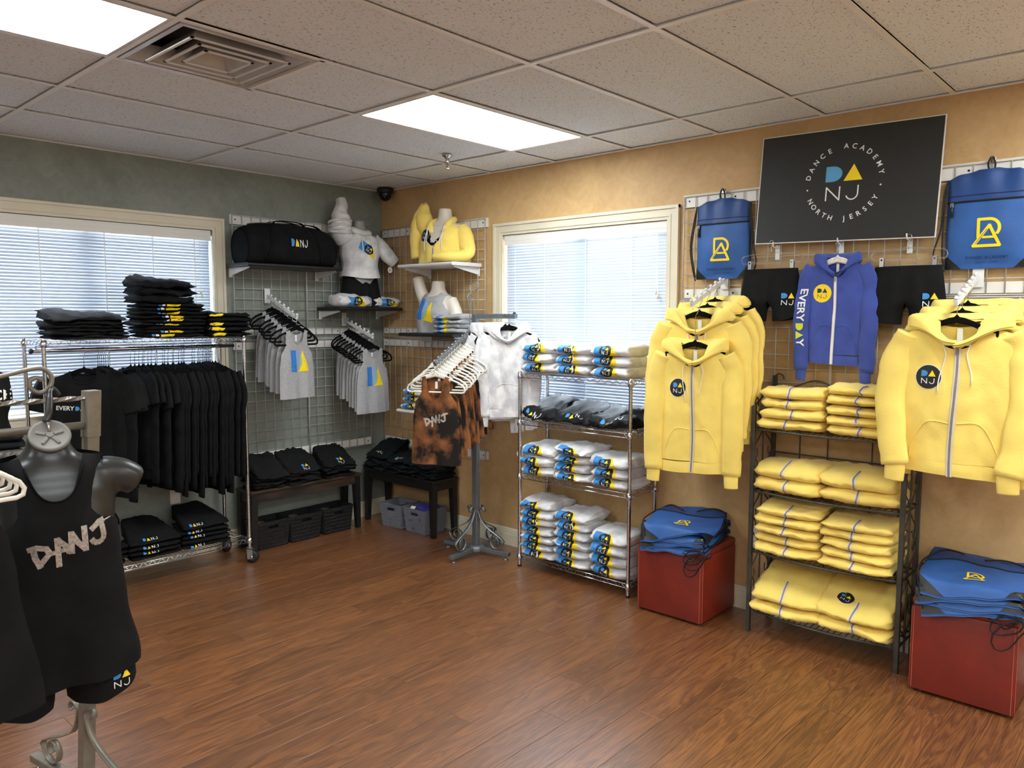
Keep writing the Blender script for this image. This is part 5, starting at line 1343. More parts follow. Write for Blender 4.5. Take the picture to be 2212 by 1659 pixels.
# blue hoodie hung under the sign
def yellow_badge(): return [(arc(0, 0, .5, 0, 360, 32)[:-1], 'print_yellow', 0)] + move(danj(1, 'print_black', 'print_navy', 'print_navy', .04), .60)
def blue_prints(c, t):
    printer('badge', lambda: move(yellow_badge(), 1, sx=1.28), -0.098, -0.315, 0.115, 0, 7)(c, t)
    ev = EVERYDAY(('print_white', 'print_lime', 'print_lime', 'print_white'))
    sl = [ch for ch in t.children if ch.name.startswith('sleeve')][0]
    P_, sd = SLEEVE[-1]; k_ = len(P_)
    def fm(a, b, l):
        z = -0.265 - (a + 2.6) * 0.073
        i = max(0, min(k_ - 2, next((j for j in range(k_ - 1) if P_[j].z >= z >= P_[j + 1].z), k_ - 2))); f = max(0, min(1, (P_[i].z - z) / (P_[i].z - P_[i + 1].z)))
        q = P_[i].lerp(P_[i + 1], f); q = q + Vector((nz(q.z * 9 + sd, 1, 0), nz(q.z * 9 + sd, 5, 0), 0)) * 0.012
        R = 0.070 - 0.012 * max(0, min(1, (-z - 0.27) / 0.5)); dx = b * 0.085
        return Vector((q.x + dx, q.y - R * 0.5 * math.sqrt(max(0.05, 1 - (dx / R) ** 2)) - l - 0.004, z))
    print_on('everyblue', ev, fm, t, 'sleeve_print', 8)
bh = make_hoodie('bright blue zip hoodie with everyday sleeve print under the sign', None, 'blue_fleece', True, 5.2, -0.76, 0.235, blue_prints, cords=False, zipmat='print_white', hood=0.85, sl=-0.04)
bh.location = (-0.092, -3.872, 2.105); bh.rotation_euler = (0, 0, WW); bh.scale = (0.655, 0.62, 0.83)
wh = make_hanger('small white hanger holding the blue zip hoodie', None, 'hanger_white', w=0.15, r=0.006, flat=1.5); wh.location = (-0.092, -3.872, 2.105); wh.rotation_euler = (0, 0, WW); wh.scale = (0.9, 1, 0.95)
# black tanks on white hangers at the left photo edge
G_L = 'black tank tops at the left photo edge'
hl_ = make_hanger('white hanger', 'white hangers at the left photo edge', 'hanger_white', r=0.0065, flat=1.0)
lt = make_tank('black tank', G_L, 'black_jersey', printer('brush', BRUSH, -0.01, -0.40, 0.062, 0.1, 8), 0.9, -0.76, neckscoop=0.15, hemw=0.235)
for i, (y, nm) in enumerate(((-2.76, 'rearmost'), (-2.84, 'third'), (-2.91, 'second'), (-2.99, 'frontmost'))):
    p = (FR.x - 0.492, y, 1.4455); rz = -0.10 + 0.06 * i
    place(hl_, '%s white hanger on rack at left photo edge' % nm, p, (0, 0, rz)); place(lt, '%s black tank top on rack at left photo edge' % nm, p, (0, 0, rz), (1, .9, 1 + .02 * i))
# ================================================================== mannequins (origin at the top of the neck, z runs down)
def loft(m, tab, n=28, rows=30, p=2.35):
    z0, z1 = tab[0][0], tab[-1][0]
    def ring(z):
        hw, hd, cy = interp([(-r[0],) + tuple(r[1:]) for r in tab], -z)
        out = []
        for j in range(n):
            a = 2 * PI * j / n; c, s = math.cos(a), math.sin(a)
            out.append(Vector((math.copysign(abs(c) ** (2 / p), c) * hw, cy + math.copysign(abs(s) ** (2 / p), s) * hd, z)))
        return out
    v = []; k = rows
    for i in range(k + 1): v += ring(z0 + (z1 - z0) * i / k)
    f = [(i * n + j, i * n + (j + 1) % n, (i + 1) * n + (j + 1) % n, (i + 1) * n + j) for i in range(k) for j in range(n)]
    f += [tuple(range(n)), tuple(k * n + j for j in range(n))[::-1]]
    return m.add(v, f)
FEM = [(0.0, .050, .052, .012), (-.05, .050, .053, .012), (-.08, .070, .058, .010), (-.115, .140, .070, .006), (-.16, .163, .088, 0), (-.24, .150, .110, -.012), (-.33, .125, .090, -.004), (-.42, .118, .086, 0)]
def mannequin(label, skin, tab, arms, loc, rz, voxel=0.009, name='mannequin_torso'):
    t = thing(name, label, 'mannequin', loc, rz)
    m = loft(MB(), tab)
    for pts, rad in arms: m.tube(catmull(pts, 4), [rad[0] + (rad[1] - rad[0]) * i / (4 * (len(pts) - 1)) for i in range(4 * (len(pts) - 1) + 1)], 14)
    obj('torso', fuse(m, 'torso', skin, voxel, 8), t)
    return t
def worn(name, label, cat, fabric, c, loc, rz, sleeves=(), group=None, nu=30, nv=26, fuse_it=True):
    t = thing(name, label, cat, loc, rz, group)
    c.add(MB(), nu, nv).build('body', fabric, t, True)
    for pts, rad, fl, wr in sleeves: sleeve(MB(), pts, rad, fl, 16, rnd.uniform(0, 9), wr).build('sleeve', fabric, t, True)
    return t
# --- grey wall: tie-dye hoodie over black shorts
M1 = Vector((-0.372, -0.185, 2.484)); A1 = -0.10
mannequin('grey mannequin torso with raised arm on the grey-wall shelf', 'mannequin_grey', FEM[:-1] + [(-.44, .118, .085, 0), (-.56, .150, .098, 0), (-.64, .155, .10, 0), (-.688, .145, .095, 0)],
          [([(-.13, 0, -.14), (-.165, 0, -.03), (-.160, 0, .10)], (.055, .036)), ([(.13, 0, -.14), (.19, -.02, -.21), (.25, -.045, -.28)], (.05, .042))], M1, A1)
c = Cloth([(.10, .095), (.145, .170), (.25, .165), (.35, .150), (.46, .172)], [(.095, .045), (.13, .090), (.17, .108), (.25, .132), (.36, .116), (.46, .125)], -.092, .035, .50, .035, .02, -.445, .010, 2.0, 5, .03)
t = worn('tie_dye_hoodie', 'cropped white tie-dye hoodie worn by mannequin on the grey wall', 'hoodie', 'tie_dye_grey', c, M1, A1,
         [([(-.125, 0, -.16), (-.175, -.005, -.085), (-.178, -.005, 0.0), (-.165, 0, .09), (-.160, 0, .158)], [.075, .085, .074, .050, .040], 1.0, .02), ([(.12, 0, -.15), (.19, -.02, -.215), (.245, -.045, -.275), (.30, -.06, -.325)], [.070, .066, .058, .050], .9, .012)])
for k in range(4): MB().tube([(-.176 + 0.085 * math.cos(a), 0.085 * math.sin(a), -0.10 + 0.026 * k + 0.012 * math.sin(a + k)) for a in [2 * PI * i / 18 for i in range(18)]], 0.012, 6, closed=True).build('sleeve_gather', 'tie_dye_grey', t, True)
MB().tube([(0.080 * math.cos(a), 0.012 + 0.078 * math.sin(a), -0.088 - 0.018 * max(0, -math.sin(a)) + 0.02 * max(0, -math.cos(a))) for a in [2 * PI * i / 24 for i in range(24)]], 0.026, 8, closed=True).build('hood', 'tie_dye_grey', t, True)
printer('hoodprint', HOOD_PRINT, 0.01, -0.235, 0.082, -0.55, 12)(c, t)
for s, L_ in ((-1, .15), (1, .18)): MB().tube([c.front(.035 * s + .012 * i / 8 * s, -.105 - L_ * i / 8, .008) for i in range(9)], .004, 6).build('drawstring', 'cord_white', t, True)
# --- shorts
def make_shorts(label, loc, rz, group=None, W0=.155, W1=.20, L=.27, D=.05, seed=0.0, band=True, prn=None, fabric='black_jersey', name='shorts'):
    t = thing(name, label, 'shorts', loc, rz, group)
    crotch = -L * 0.62
    def W(z): return W0 + (W1 - W0) * min(1, -z / L) ** 0.9
    def pos(s, side, u, v):
        hem = -L * (1.0 - 0.20 * u ** 3); z = hem * v
        out = W(z); k = max(0.0, min(1.0, (crotch - z) / (L * 0.14)))
        inn = 0.010 * k + 0.020 * max(0, (crotch - z)) / L
        x = inn + (out - inn) * u
        full = math.sqrt(max(0, 1 - (x / out) ** 2.4)); leg = math.sqrt(max(0, 1 - abs(2 * u - 1) ** 2.4))
        d = D * (0.55 + 0.45 * min(1, -z / (L * .5)))
        y = d * (full * (1 - k) + leg * k)
        rp = 0.006 * math.sin(13 * u + seed + side) * min(1, -z / L * 1.5) + (0.0025 * math.sin(u * 60) if z > -0.03 else 0) * min(1, -z * 60)
        return Vector((s * x, -side * (y + rp * (full if k < .5 else leg)), z))
    m = MB()
    for s in (-1, 1):
        for side in (1, -1): m.grid(lambda u, v: pos(s, side, u, v), 16, 16)
    m.build('body', fabric, t, True)
    if band:
        m = MB()
        for side in (1, -1): m.grid(lambda u, v: ((-1 + 2 * u) * W0 * 1.002, -side * (D * .56 * math.sqrt(max(0, 1 - abs(-1 + 2 * u) ** 2.4)) + .002 + 0.0012 * math.sin(u * 150)), -0.034 * v + 0.002), 60, 3)
        m.build('waistband', fabric, t, True)
    if prn:
        px, pz, s_ = prn
        def fm(a, b, l):
            x, z = px + a * s_, pz + b * s_; sg = 1 if x > 0 else -1; q = None
            u = max(0.02, min(.98, (abs(x) - 0.012) / (W(z) - 0.012))); hem = -L * (1 - .2 * u ** 3); p = pos(sg, 1, u, min(1, z / hem))
            return Vector((x, p.y - l - 0.0015, z))
        print_on('danj', danj() if 'danj' not in PCACHE else None, fm, t, cuts=6)
    return t
make_shorts('black shorts worn by the tie-dye hoodie mannequin', M1 + Vector((0, 0, -.435)), A1, None, .150, .178, .255, .118, 1.0)
o = thing('hang_tag', 'round white hang tag beside the raised-arm mannequin', 'tag', M1 + Vector((.235, -.09, -.385)), 0)
MB().lathe([(0.024, 0), (0.024, 0.0015)], 20, Matrix.Rotation(PI / 2, 4, 'X')).build('card', 'tag_white', o); MB().tube([(0, 0, .022), (0.01, .01, .075)], .0008, 4).build('string', 'cord_white', o); MB().box(-0.008, -0.001, -0.040, 0.008, 0.001, -0.024).build('stub', 'print_black', o)
print_on('tagtxt', None, lambda a, b, l: Vector((a, -0.0016 - l, b)), o, cuts=2, base=.0002)
G_SH = 'folded tie-dye hoodies on the grey-wall shelf'
for x, w, h, nm in ((-0.515, .285, .098, 'left'), (-0.195, .25, .092, 'right')):
    folded('folded_hoodie', '%s folded tie-dye hoodie on the grey-wall shelf before the mannequin' % nm, 'hoodie', G_SH, 'tie_dye_grey', Fold(w, .20, h, x * 9, 1.8, 2.6, 2.0, .01), (x, -.225, 1.7915), .04, [fold_print('hoodprint', HOOD_PRINT, .012, 0.0, .088, 12, -.05)] + ([fold_cord(-.085)] if nm == 'left' else []))

# --- duffel bag
t = thing('duffel_bag', 'large black duffel bag on the grey-wall shelf', 'bag', (-1.045, -.180, 2.0965))
def dsec(u, a, off=0.0):
    x = -.365 + .73 * u; e = (max(0, 1 - abs(2 * u - 1) ** 9)) ** .5; hd = (.118 + .012 * e) ; top = .265 + .030 * e - 0.03 * (2 * u - 1) ** 2
    c_, s_ = math.cos(a), math.sin(a); y = math.copysign(abs(c_) ** .55, c_) * hd * (1 - .22 * max(0, s_)); z = top / 2 + math.copysign(abs(s_) ** .62, s_) * top / 2
    k = .010 * nz(x * 8, y * 9, z * 9) + .006 * math.sin(x * 34 + z * 20) * max(0, -c_) * (1 if abs(x) > .16 else .25)
    return Vector((x, y - k + off * (-1 if c_ < 0 else 1), max(0.001, z + k * .5)))
m = MB().grid(lambda u, v: dsec(u, 2 * PI * v), 40, 36, cv=True); m.build('body', 'black_cloth', t, True)
for u, s in ((0, -1), (1, 1)):
    m = MB(); cen = Vector((-.365 + .73 * u + s * .016, 0, .135)); ring = [dsec(u, 2 * PI * j / 36) for j in range(36)]
    m.add([cen] + [p * .5 + cen * .5 + Vector((s * .006, 0, 0)) for p in ring] + ring, [(0, 1 + j, 1 + (j + 1) % 36) for j in range(36)] + [(1 + j, 37 + j, 37 + (j + 1) % 36, 1 + (j + 1) % 36) for j in range(36)])
    m.build('end_panel', 'black_teal_cloth', t, True)
    MB().tube([p + Vector((0, 0, 0)) for p in ring], .005, 6, closed=True).build('end_piping', 'black_velvet', t, True)
for x0_, x1_ in ((-.30, -.17), (.17, .30)):
    P = [dsec((x0_ + (x1_ - x0_) * f + .365) / .73, PI + .95 - 2.2 * f0, 0.003) for f, f0 in [(i / 12 if x0_ < 0 else 1 - i / 12, i / 12) for i in range(13)]]
    MB().tube([dsec((-.235 * (1 if x0_ < 0 else -1) * (1 - .35 * i / 12) + .365) / .73, PI + .9 - 2.2 * i / 12, .001) for i in range(13)], .0035, 6).build('panel_seam', 'black_velvet', t, True)
MB().tube([dsec(.08 + .84 * i / 20, PI / 2, 0) + Vector((0, 0, .004)) for i in range(21)], .006, 6).build('zipper', 'black_plastic', t, True)
for y in (-.05, .05): MB().strip(catmull([(-.13, y, .29), (-.10, y * .8, .315), (0, y * .5, .322), (.10, y * .8, .315), (.13, y, .29)], 5), .028, .003, (0, 1, 0)).build('handle', 'black_velvet', t)
MB().strip(catmull([(.30, -.02, .27), (.22, -.04, .302), (.10, -.03, .305), (.0, .01, .307), (-.2, .02, .298)], 5), .034, .003, (0, 1, 0)).build('shoulder_strap', 'black_velvet', t)
print_on('row', None, lambda a, b, l: (lambda q: Vector((q.x, q.y - l - .002, q.z)))(dsec((.040 + a * .072 + .365) / .73, PI - .05 - b * .31)), t)

# --- corner, tan wall: yellow zip hoodie bust
M2 = Vector((-0.150, -0.950, 2.535)); A2 = -PI / 2 + .18
mannequin('white mannequin bust wearing the yellow hoodie on the white shelf', 'mannequin_white', [(0, .046, .052, .012), (-.06, .050, .054, .012), (-.095, .072, .06, .01), (-.13, .145, .072, .004), (-.175, .160, .09, 0), (-.25, .148, .110, -.01), (-.34, .125, .09, 0), (-.413, .12, .088, 0)], [([(-.12, 0, -.16), (-.160, .005, -.10), (-.175, .01, -.07)], (.046, .036)), ([(.12, 0, -.15), (.16, -.01, -.20), (.18, -.01, -.23)], (.046, .036))], M2, A2)
cu = Cloth([(.11, .10), (.17, .166), (.41, .17)], [(.105, .05), (.14, .082), (.18, .101), (.26, .122), (.41, .105)], -.108, .03, .5, .13, .02, -.40, .002, 0)
t = worn('black_shirt', 'black shirt under the yellow hoodie on the white shelf', 'shirt', 'black_jersey', cu, M2, A2)
printer('ev1', lambda: text_shapes('DA', 'print_white', 1, .05), -.01, -.245, 1.0, 0, 2)(cu, t)
c = Cloth([(.11, .115), (.17, .188), (.28, .200), (.41, .215)], [(.105, .06), (.14, .105), (.18, .122), (.26, .150), (.41, .150)], -.098, .04, .46, .190, .02, -.413, .008, 3.0, 4)
t = worn('hooded_sweatshirt', 'yellow zip hoodie with black badge worn by bust on white shelf', 'hoodie', 'yellow_fleece', c, M2, A2,
         [([(-.150, 0, -.17), (-.205, .01, -.06), (-.202, .02, .045), (-.240, .0, -.05), (-.262, -.01, -.20), (-.240, -.03, -.365)], [.070, .074, .022, .050, .056, .048], .9, .014), ([(.15, 0, -.17), (.215, -.02, -.25), (.250, -.06, -.355), (.16, -.165, -.372), (.05, -.185, -.375)], [.070, .066, .056, .046, .036], .8, .012)])
def hoodie_zip(c, t, zt, hem, x0=0.0):
    zz = [zt + (hem - zt) * i / 20 for i in range(21)]
    for nm, hw_2, lf, mk in (('zipper_tape', .010, .003, 'zip_tape'), ('zipper_teeth', .004, .005, 'zip_metal')):
        v = [c.front(x0 + s * hw_2 + .01 * math.sin(z * 14), z, lf) for z in zz for s in (-1, 1)]
        MB().add(v, [(2 * i, 2 * i + 1, 2 * i + 3, 2 * i + 2) for i in range(20)]).build(nm, mk, t, True)
hoodie_zip(c, t, -.305, -.41)
for s in (-1, 1):
    P = [c.front(s * (.055 + .03 * i / 14) * min(1, .25 + i / 4), -.295 + .19 * i / 14, .002) for i in range(15)]
    MB().tube(P, .004, 6).build('zipper_edge', 'zip_tape', t, True)
    MB().tube([c.front(s * .075 + .01 * i / 10 * s, -.125 - .2 * i / 10, .006) for i in range(11)], .003, 6).build('drawstring', 'cord_white', t, True)
MB().tube(catmull([(-.060, -.085, -.19), (-.085, -.06, -.12), (-.07, .03, -.085), (0, .085, -.08), (.07, .03, -.085), (.085, -.06, -.12), (.060, -.085, -.19)], 5), .026, 8).build('hood', 'yellow_fleece', t, True)
printer('disc', DANJ_DISC, -.092, -.205, .094, 0, 7)(c, t)
# --- corner, tan wall: grey tank bust
M3 = Vector((-0.150, -0.868, 1.992)); A3 = -PI / 2 + .12
mannequin('white mannequin bust wearing the grey tank on the black shelf', 'mannequin_white', [(0, .046, .052, .012), (-.06, .050, .054, .012), (-.095, .072, .06, .01), (-.13, .150, .072, .004), (-.175, .166, .09, 0), (-.25, .150, .112, -.01), (-.34, .128, .09, 0), (-.397, .122, .088, 0)], [([(-.13, 0, -.15), (-.175, 0, -.06), (-.205, 0, .035)], (.052, .044)), ([(.13, 0, -.15), (.19, -.01, -.24), (.215, -.02, -.32)], (.054, .048))], M3, A3)
c = Cloth([(.09, .110), (.15, .132), (.20, .150), (.25, .172), (.40, .180)], [(.085, .045), (.12, .088), (.16, .105), (.25, .134), (.40, .120)], -.088, .016, .62, .035, .02, -.397, .006, 1.0, 4)
t = worn('tank_top', 'grey tank top with blue and yellow print worn by bust on black shelf', 'tank top', 'grey_heather', c, M3, A3)
printer('tank', TANK_PRINT, -.02, -.225, .16, -.18, 8)(c, t)
G_FT = 'folded grey tank tops beside the bust'
def ft(i, n, loc, rz):
    folded('folded_tank', '%s folded grey tank top beside bust on black corner shelf' % nth(i, n), 'tank top', G_FT, 'grey_heather', Fold(.26, .22, .040, i * 7 + 2, 1.1, 2.8, 2.1), loc, rz, [fold_print('tank', TANK_PRINT, -.03, .004, .10, 8, PI * .0)]); return .034
stack(4, (-.205, -1.115, 1.593), ft, -PI / 2 + .12)
def fl(i, n, loc, rz):
    folded('folded_hoodie', '%s folded tie-dye hoodie on the lowest white corner shelf' % nth(i, n), 'hoodie', 'folded tie-dye hoodies on the lowest corner shelf', 'tie_dye_grey', Fold(.24, .24, .060, i * 5 + 31, 1.4, 2.8, 2.0), loc, rz, [fold_print('hoodprint', HOOD_PRINT, 0, 0, .085, 12)]); return .052
stack(3, (-.20, -.735, .992), fl, -PI / 2)

# --- black hanging torso at the left
M4 = Vector((-3.402, -2.605, 1.366)); A4 = -0.16
t = mannequin('black hanging mannequin torso on the rack at left photo edge', 'mannequin_black', [(-.035, .060, .062, .01), (-.075, .064, .066, .01), (-.098, .090, .070, .008), (-.118, .150, .078, .004), (-.15, .180, .088, 0), (-.21, .186, .106, -.004), (-.30, .178, .120, -.012), (-.42, .145, .098, 0), (-.52, .132, .088, 0), (-.65, .165, .10, .004), (-.78, .178, .11, .008), (-.83, .170, .105, .008)],
              [([(-.15, 0, -.165), (-.205, 0, -.175), (-.252, .004, -.205)], (.060, .050)), ([(.15, 0, -.165), (.205, 0, -.175), (.252, .004, -.205)], (.060, .050)), ([(0, .01, -.10), (0, .006, -.05), (0, -.004, -.018)], (.066, .056))], M4, A4)
CAP = Matrix.Translation((0, -.034, -.022)) @ Matrix.Rotation(math.radians(48), 4, 'X')
MB().lathe([(.058, -.012), (.060, .002), (.056, .006), (.050, .004)], 28, CAP).build('neck_cap', 'cap_grey', t, True)
m = MB()
for k in range(5): m.rbox(.012, -.005, .002, .040, .005, .0075, .002, CAP @ Matrix.Rotation(k * 2 * PI / 5 + .3, 4, 'Z'))
m.lathe([(.010, .002), (.010, .008)], 12, CAP); m.build('cap_relief', 'cap_grey', t)
MB().tube([(.0, -.03, -.008), (.0, -.012, .02), (-.004, .0, .03)], .004, 6).build('cap_ring', 'hook_metal', t, True)
MB().tube(catmull([(-.006, -.01, .02), (.004, .0, .045), (.012, .03, .085), (.018, .052, .112), (.030, .072, .116), (.046, .082, .094)], 5), [.011] * 12 + [.009] * 14, 10).build('hanging_hook', 'mannequin_black', t, True)
c = Cloth([(.085, .152), (.16, .140), (.24, .146), (.33, .190), (.42, .196), (.60, .21), (.80, .245)], [(.080, .050), (.11, .092), (.15, .112), (.22, .126), (.30, .145), (.45, .135), (.80, .150)], -.083, .014, .55, .135, .06, -.80, .012, .4, 4.5, .02)
t = worn('tank_top', 'black tank top with silver brush print on the hanging torso', 'tank top', 'black_jersey', c, M4, A4)
rim = [c.front(q * c.W(c.top(1, q)), c.top(1, q), .0005) for q in [-.54 + 1.08 * i / 24 for i in range(25)]]
MB().tube(rim, .0032, 6).build('neck_binding', 'black_velvet', t, True)
for s in (-1, 1): MB().tube([c.front(s * c.W(z) * .985, z, .001) for z in [-.10 - .24 * i / 14 for i in range(15)]], .0028, 6).build('armhole_binding', 'black_velvet', t, True)
printer('brush', BRUSH, .022, -.358, .084, .06, 8)(c, t)
make_shorts('black shorts with logo under the tank on hanging torso', M4 + Vector((0, 0.004, -.60)), A4, None, .185, .235, .295, .128, 2.0, True, (.160, -.232, .058))
# --- black shirt form by the left edge, on a pedestal before the window
t = thing('display_pedestal', 'dark pedestal with granite top before the grey-wall window', 'pedestal', (-3.16, -.66, 0))
MB().rbox(-.15, -.15, 0, .15, .15, 1.0, .004).build('column', 'black_wood', t); MB().rbox(-.18, -.18, 1.0, .18, .18, 1.03, .006).build('top_slab', 'granite', t)
M5 = Vector((-3.165, -.66, 1.55))
mannequin('black mannequin bust on the pedestal at the left photo edge', 'mannequin_black', [(0, .046, .052, .012), (-.06, .050, .054, .012), (-.095, .072, .06, .01), (-.13, .14, .072, .004), (-.175, .155, .09, 0), (-.25, .148, .110, -.01), (-.36, .125, .09, 0), (-.44, .125, .088, 0)], [], M5, -.3)
c = Cloth([(.10, .11), (.15, .165), (.25, .175), (.36, .15), (.44, .165)], [(.095, .05), (.13, .088), (.17, .105), (.25, .130), (.44, .125)], -.088, .03, .5, .05, .02, -.44, .004, 1.0, 4)
t = worn('shirt', 'black printed shirt on the bust at the left photo edge', 'shirt', 'black_jersey', c, M5, -.3)
printer('dancetxt', lambda: text_shapes('DANCE', 'print_white', 1, 1.0, 1.0, .02) + [([(-1.9, -.5), (-1.2, -.5), (-1.5, -.2)], 'print_yellow', 1)], 0.045, -.235, .075, 0, 6)(c, t)
stack(2, (-3.12, -.66, 1.0305), black_fold('under the bust at left photo edge', .30, .26, .036, 'black_jersey', group='folded black clothes on the pedestal'))

# ================================================================== drawstring bags
def bag_text(): return move(text_shapes('DANCE ACADEMY', 'print_navy', 1, .0185, 1.2, .004), 1, 0, -.112) + move(text_shapes('NORTH JERSEY', 'bag_blue_dark', 1, .0115, 1.3), 1, 0, -.134) + move(MONOGRAM(), .125, 0, .0)
def hung_bag(label, loc, seed, w=.168, h=.435):
    t = thing('drawstring_bag', label, 'bag', loc, -PI / 2, 'blue drawstring bags hung on the wall grid')
    def topz(x): return .035 * (1 - (x / w) ** 2) - .012 * abs(math.sin(7 * x / w + seed)) * .4
    def fp(x, z, l=0.0):
        q = x / w; b = .032 * math.sqrt(max(0, 1 - abs(q) ** 3)) * (math.sin(min(1, max(0, (topz(x) - z) / h)) * PI) ** .5 * .8 + .2)
        wr = .007 * nz(x * 9 + seed, z * 7, 2) + .006 * math.sin(q * 9 + seed) * max(0, 1 + z / .12)
        return Vector((x, -b - wr - l, z))
    zb = -.112
    MB().grid(lambda u, v: fp((-1 + 2 * u) * w, zb + (-h - zb) * v), 26, 20).build('front_panel', 'bag_blue', t, True)
    MB().grid(lambda u, v: fp((-1 + 2 * u) * w, topz((-1 + 2 * u) * w) * (1 - v) + zb * v, .003), 26, 10).build('top_band', 'bag_blue_dark', t, True)
    MB().grid(lambda u, v: ((-1 + 2 * u) * w, .008 + .004 * math.sin(u * 9), topz((-1 + 2 * u) * w) * (1 - v) - h * v), 20, 10).build('back_panel', 'bag_blue_dark', t, True)
    MB().tube([fp((-1 + 2 * i / 24) * w * .99, zb, .004) for i in range(25)], .0042, 6).build('zipper', 'cord_black', t, True)
    MB().tube([fp((-1 + 2 * i / 24) * w * .99, zb + .028, .004) for i in range(25)], .0022, 6).build('band_seam', 'print_navy', t, True)
    zp = MB().tube([fp(-w * .86, zb - .004, .008), fp(-w * .86, zb - .07, .008)], .006, 6).build('zipper_pull', 'black_plastic', t, True)
    MB().rbox(-.006, -.003, -.010, .006, .003, .010, .001, Matrix.Translation(fp(-w * .86, zb - .012, .010))).build('pull_slider', 'hook_metal', zp)
    for s in (-1, 1):
        a = .072; tri = [(s * w * .995, -h + .001), (s * w * .995, -h + a), (s * (w - a), -h + .001)]
        print_on('tri%d%.3f' % (s, w), [(tri, 'black_plastic', 1)], lambda x, z, l: fp(x, max(z, -h), l), t, 'corner_patch', 5, .001)
        for k, dx in enumerate((.004, .013)):
            P = [(s * w, -.01, -.005), (s * (w + dx), -.018, -.08), (s * (w + dx + .006 + .014 * (seed % 2)), -.022, -h * .55), (s * (w + dx + .004 + (.03 if s * (1 if seed > 1 else -1) < 0 and k else 0)), -.02, -h * .85), (s * (w - .005), -.022, -h + .012 - .02 * k)]
            MB().tube(catmull(P, 6), .0038, 6).build('cord', 'cord_black', t, True)
    for s in (-1, 1): MB().tube(catmull([(s * .012, -.012, .030), (s * .014, -.02, .055), (s * .005, -.022, .078), (0, -.022, .084)], 5), .0042, 6).build('hanging_loop', 'cord_black', t, True)
    print_on('bagprint', bag_text() if 'bagprint' not in PCACHE else None, lambda a, b, l: fp(a, -.262 + b, l), t, cuts=8)
    return t
hung_bag('blue drawstring bag hung beside the window, left of sign', (-.034, -3.196, 2.370), 1.0, .165, .430)
b2 = hung_bag('blue drawstring bag hung at right photo edge', (-.034, -4.535, 2.372), 2.0, .178, .425)
for y, nm in ((-3.196, 'left'), (-4.535, 'right')):
    o = thing('grid_hook', 'small metal hook holding the %s blue drawstring bag' % nm, 'hook', (-.03, y, 2.443), -PI / 2)
    MB().tube(catmull([(0, 0, -.01), (0, -.012, .012), (0, -.026, .006), (0, -.034, .016)], 5), .003, 6).build('prong', 'hook_metal', o, True); MB().rbox(-.012, -.006, -.012, .012, .0, .012, .002).build('clamp', 'hook_metal', o)
def lying_bag(label, loc, rz, i, group, hx=.205, crot=0.0, seed=0.0, prn=False, W=.42, Hh=.47):
    """bag laid flat on a cube of half-width hx centred at the local origin; its overhang hangs down"""
    t = thing('drawstring_bag', label, 'bag', loc, rz, group)
    ca, sa_ = math.cos(crot), math.sin(crot)
    def sp(a, b, l=0.0):
        x, y = a * W / 2, b * Hh / 2
        X, Y = x * ca - y * sa_, x * sa_ + y * ca - .03
        dx = max(0, abs(X) - hx - .004); dy = max(0, abs(Y) - hx - .004)
        z = .012 + .012 * nz(a * 2.2 + seed, b * 2.2, seed) + .007 * math.sin(3 * a + 2.5 * b + seed)
        z += .035 * max(0, b) * max(0.0, 1 - abs(a) * .3)
        dd = math.hypot(dx, dy); X = math.copysign(min(abs(X), hx + .006 + dd * .45), X); Y = math.copysign(min(abs(Y), hx + .006 + dd * .45), Y)
        return Vector((X, Y, z - dd * .85 + l))
    MB().grid(lambda u, v: sp(-1 + 2 * u, -1 + 1.42 * v, .004), 22, 18).grid(lambda u, v: sp(-1 + 2 * u, -1 + 1.42 * v, -.004), 22, 18).build('front_panel', 'bag_blue', t, True)
    MB().grid(lambda u, v: sp(-1 + 2 * u, .42 + .58 * v, .006), 22, 10).grid(lambda u, v: sp(-1 + 2 * u, .42 + .58 * v, -.004), 22, 10).build('top_band', 'bag_blue_dark', t, True)
    MB().tube([sp(-.98 + 1.96 * k / 24, .42, .007) for k in range(25)], .004, 6).build('zipper', 'cord_black', t, True)
    for s in (-1, 1):
        print_on('ltri%d' % s, [([(s, -1), (s, -.62), (s * .55, -1)], 'black_plastic', 1)], lambda a, b, l: sp(a, b, .005 + l), t, 'corner_patch', 5)
        P = [sp(s * .97, -.9, .008), sp(s * 1.04, -.5, .012), sp(s * 1.06, .0, .016), sp(s * 1.0, .5, .02), sp(s * .6, .8, .018), sp(s * .2, .62, .016)]
        MB().tube(catmull(P, 5), .0042, 6).build('cord', 'cord_black', t, True)
    if prn: print_on('mono', MONOGRAM(), lambda a, b, l: sp(.02 + a * .42, -.28 + b * .40, .005 + l), t, cuts=7)
    return t
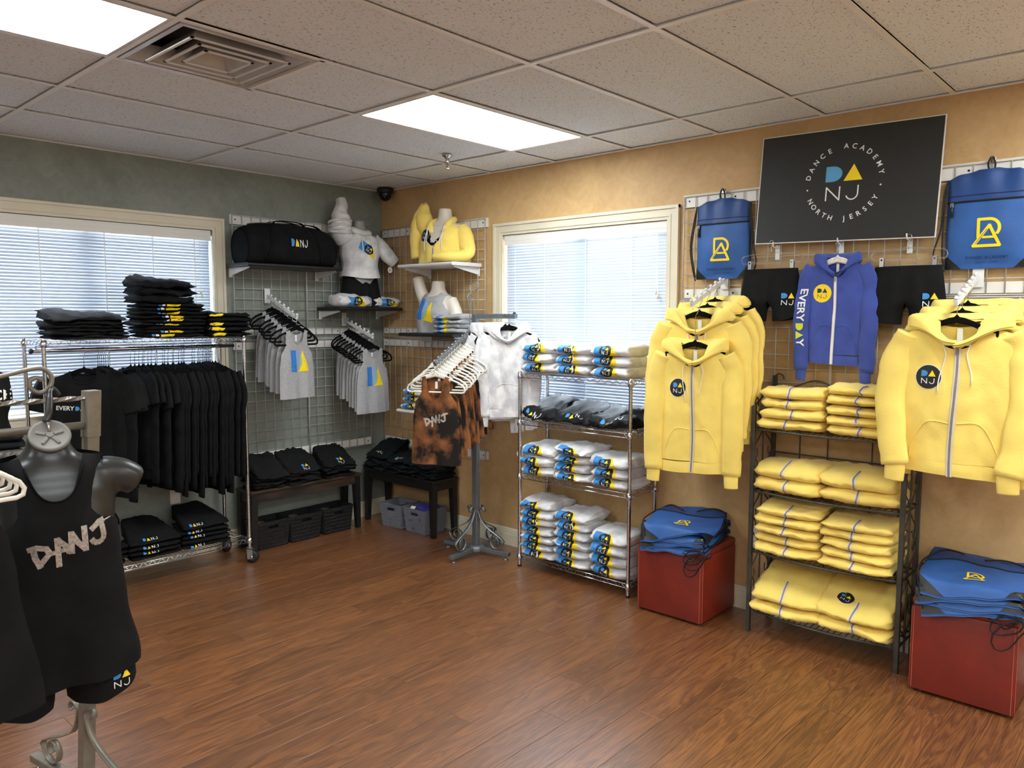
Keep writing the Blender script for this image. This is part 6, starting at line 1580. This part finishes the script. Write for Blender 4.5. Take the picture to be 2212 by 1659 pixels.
for k, (cx, cy, ht, where, rr) in enumerate(((-.23, -3.115, .432, 'cube between the shelves', -PI / 2), (-.225, -4.592, .454, 'cube at right photo edge', -PI / 2))):
    n = 4
    for i in range(n):
        lying_bag('%s blue drawstring bag in the pile on the %s' % (nth(i, n), where), (cx, cy, ht + i * .028), rr, i, 'blue drawstring bags piled on the cubes', .207, (.30 if k == 0 else .16) + rnd.uniform(-.16, .12) * (1 if i < n - 1 else .3), i * 3.1 + k * 11, i == n - 1)
    for q in range(4 if k == 0 else 3):
        # loose loops of cord spilling over the front corner of the pile
        o_ = [c_ for c_ in bpy.data.objects if c_.type == 'EMPTY' and c_.get('label', '').startswith(nth(0, n) + ' blue drawstring') and where in c_['label']][0]
        r1 = .05 + .018 * q; P = [(.150 + (.045 + .010 * q) * math.sin(a + .4 * q) + .02 * q + .014 * math.sin(2 * a + q), -.226 - .005 * q - .006 * math.sin(a * 2), .0 - r1 * (1 - math.cos(a)) * (.5 + .16 * (q % 3)) + .012 * math.sin(a * 2 + q * 2)) for a in [2 * PI * j / 14 for j in range(14)]]
        MB().tube(P, .0035, 6, closed=True).build('cord_loop', 'cord_black', o_, True)

# ================================================================== shorts on clear hangers
G_SR = 'black shorts on clear hangers under the sign'
for y, nm, zt in ((-3.508, 'left', 1.982), (-4.205, 'right', 1.968)):
    make_shorts('black shorts with logo on clear hanger, %s of the blue hoodie' % nm, (-.075, y, zt), -PI / 2, G_SR, .152, .192, .285, .04, 1.5 if nm == 'left' else 3.0, True, (.115, -.165, .072))
    t = thing('clip_hanger', 'clear plastic clip hanger holding the %s black shorts' % nm, 'hanger', (-.075, y, zt + .035), -PI / 2, 'clear clip hangers')
    MB().rbox(-.165, -.003, -.006, .165, .003, .004, .001).build('lower_bar', 'clear_plastic', t)
    MB().tube(catmull([(-.165, 0, 0), (-.172, 0, .022), (-.15, 0, .042), (-.05, 0, .052), (0, 0, .056), (.05, 0, .052), (.15, 0, .042), (.172, 0, .022), (.165, 0, 0)], 5), .0035, 8).build('frame', 'clear_plastic', t, True)
    MB().tube(catmull([(0, 0, .05), (0, 0, .085), (.012, 0, .105), (.004, 0, .122), (-.012, 0, .115)], 4), .002, 6).build('hook', 'hook_metal', t, True)
    for x in (-.12, .12):
        cl = MB().rbox(x - .010, -.012, -.045, x + .010, -.008, .012, .001).rbox(x - .010, .008, -.045, x + .010, .012, .012, .001).build('clip', 'hook_metal', t)
        MB().tube([(x, -.012, .0), (x, .012, .0)], .005, 8).build('clip_spring', 'hook_metal', cl, True)
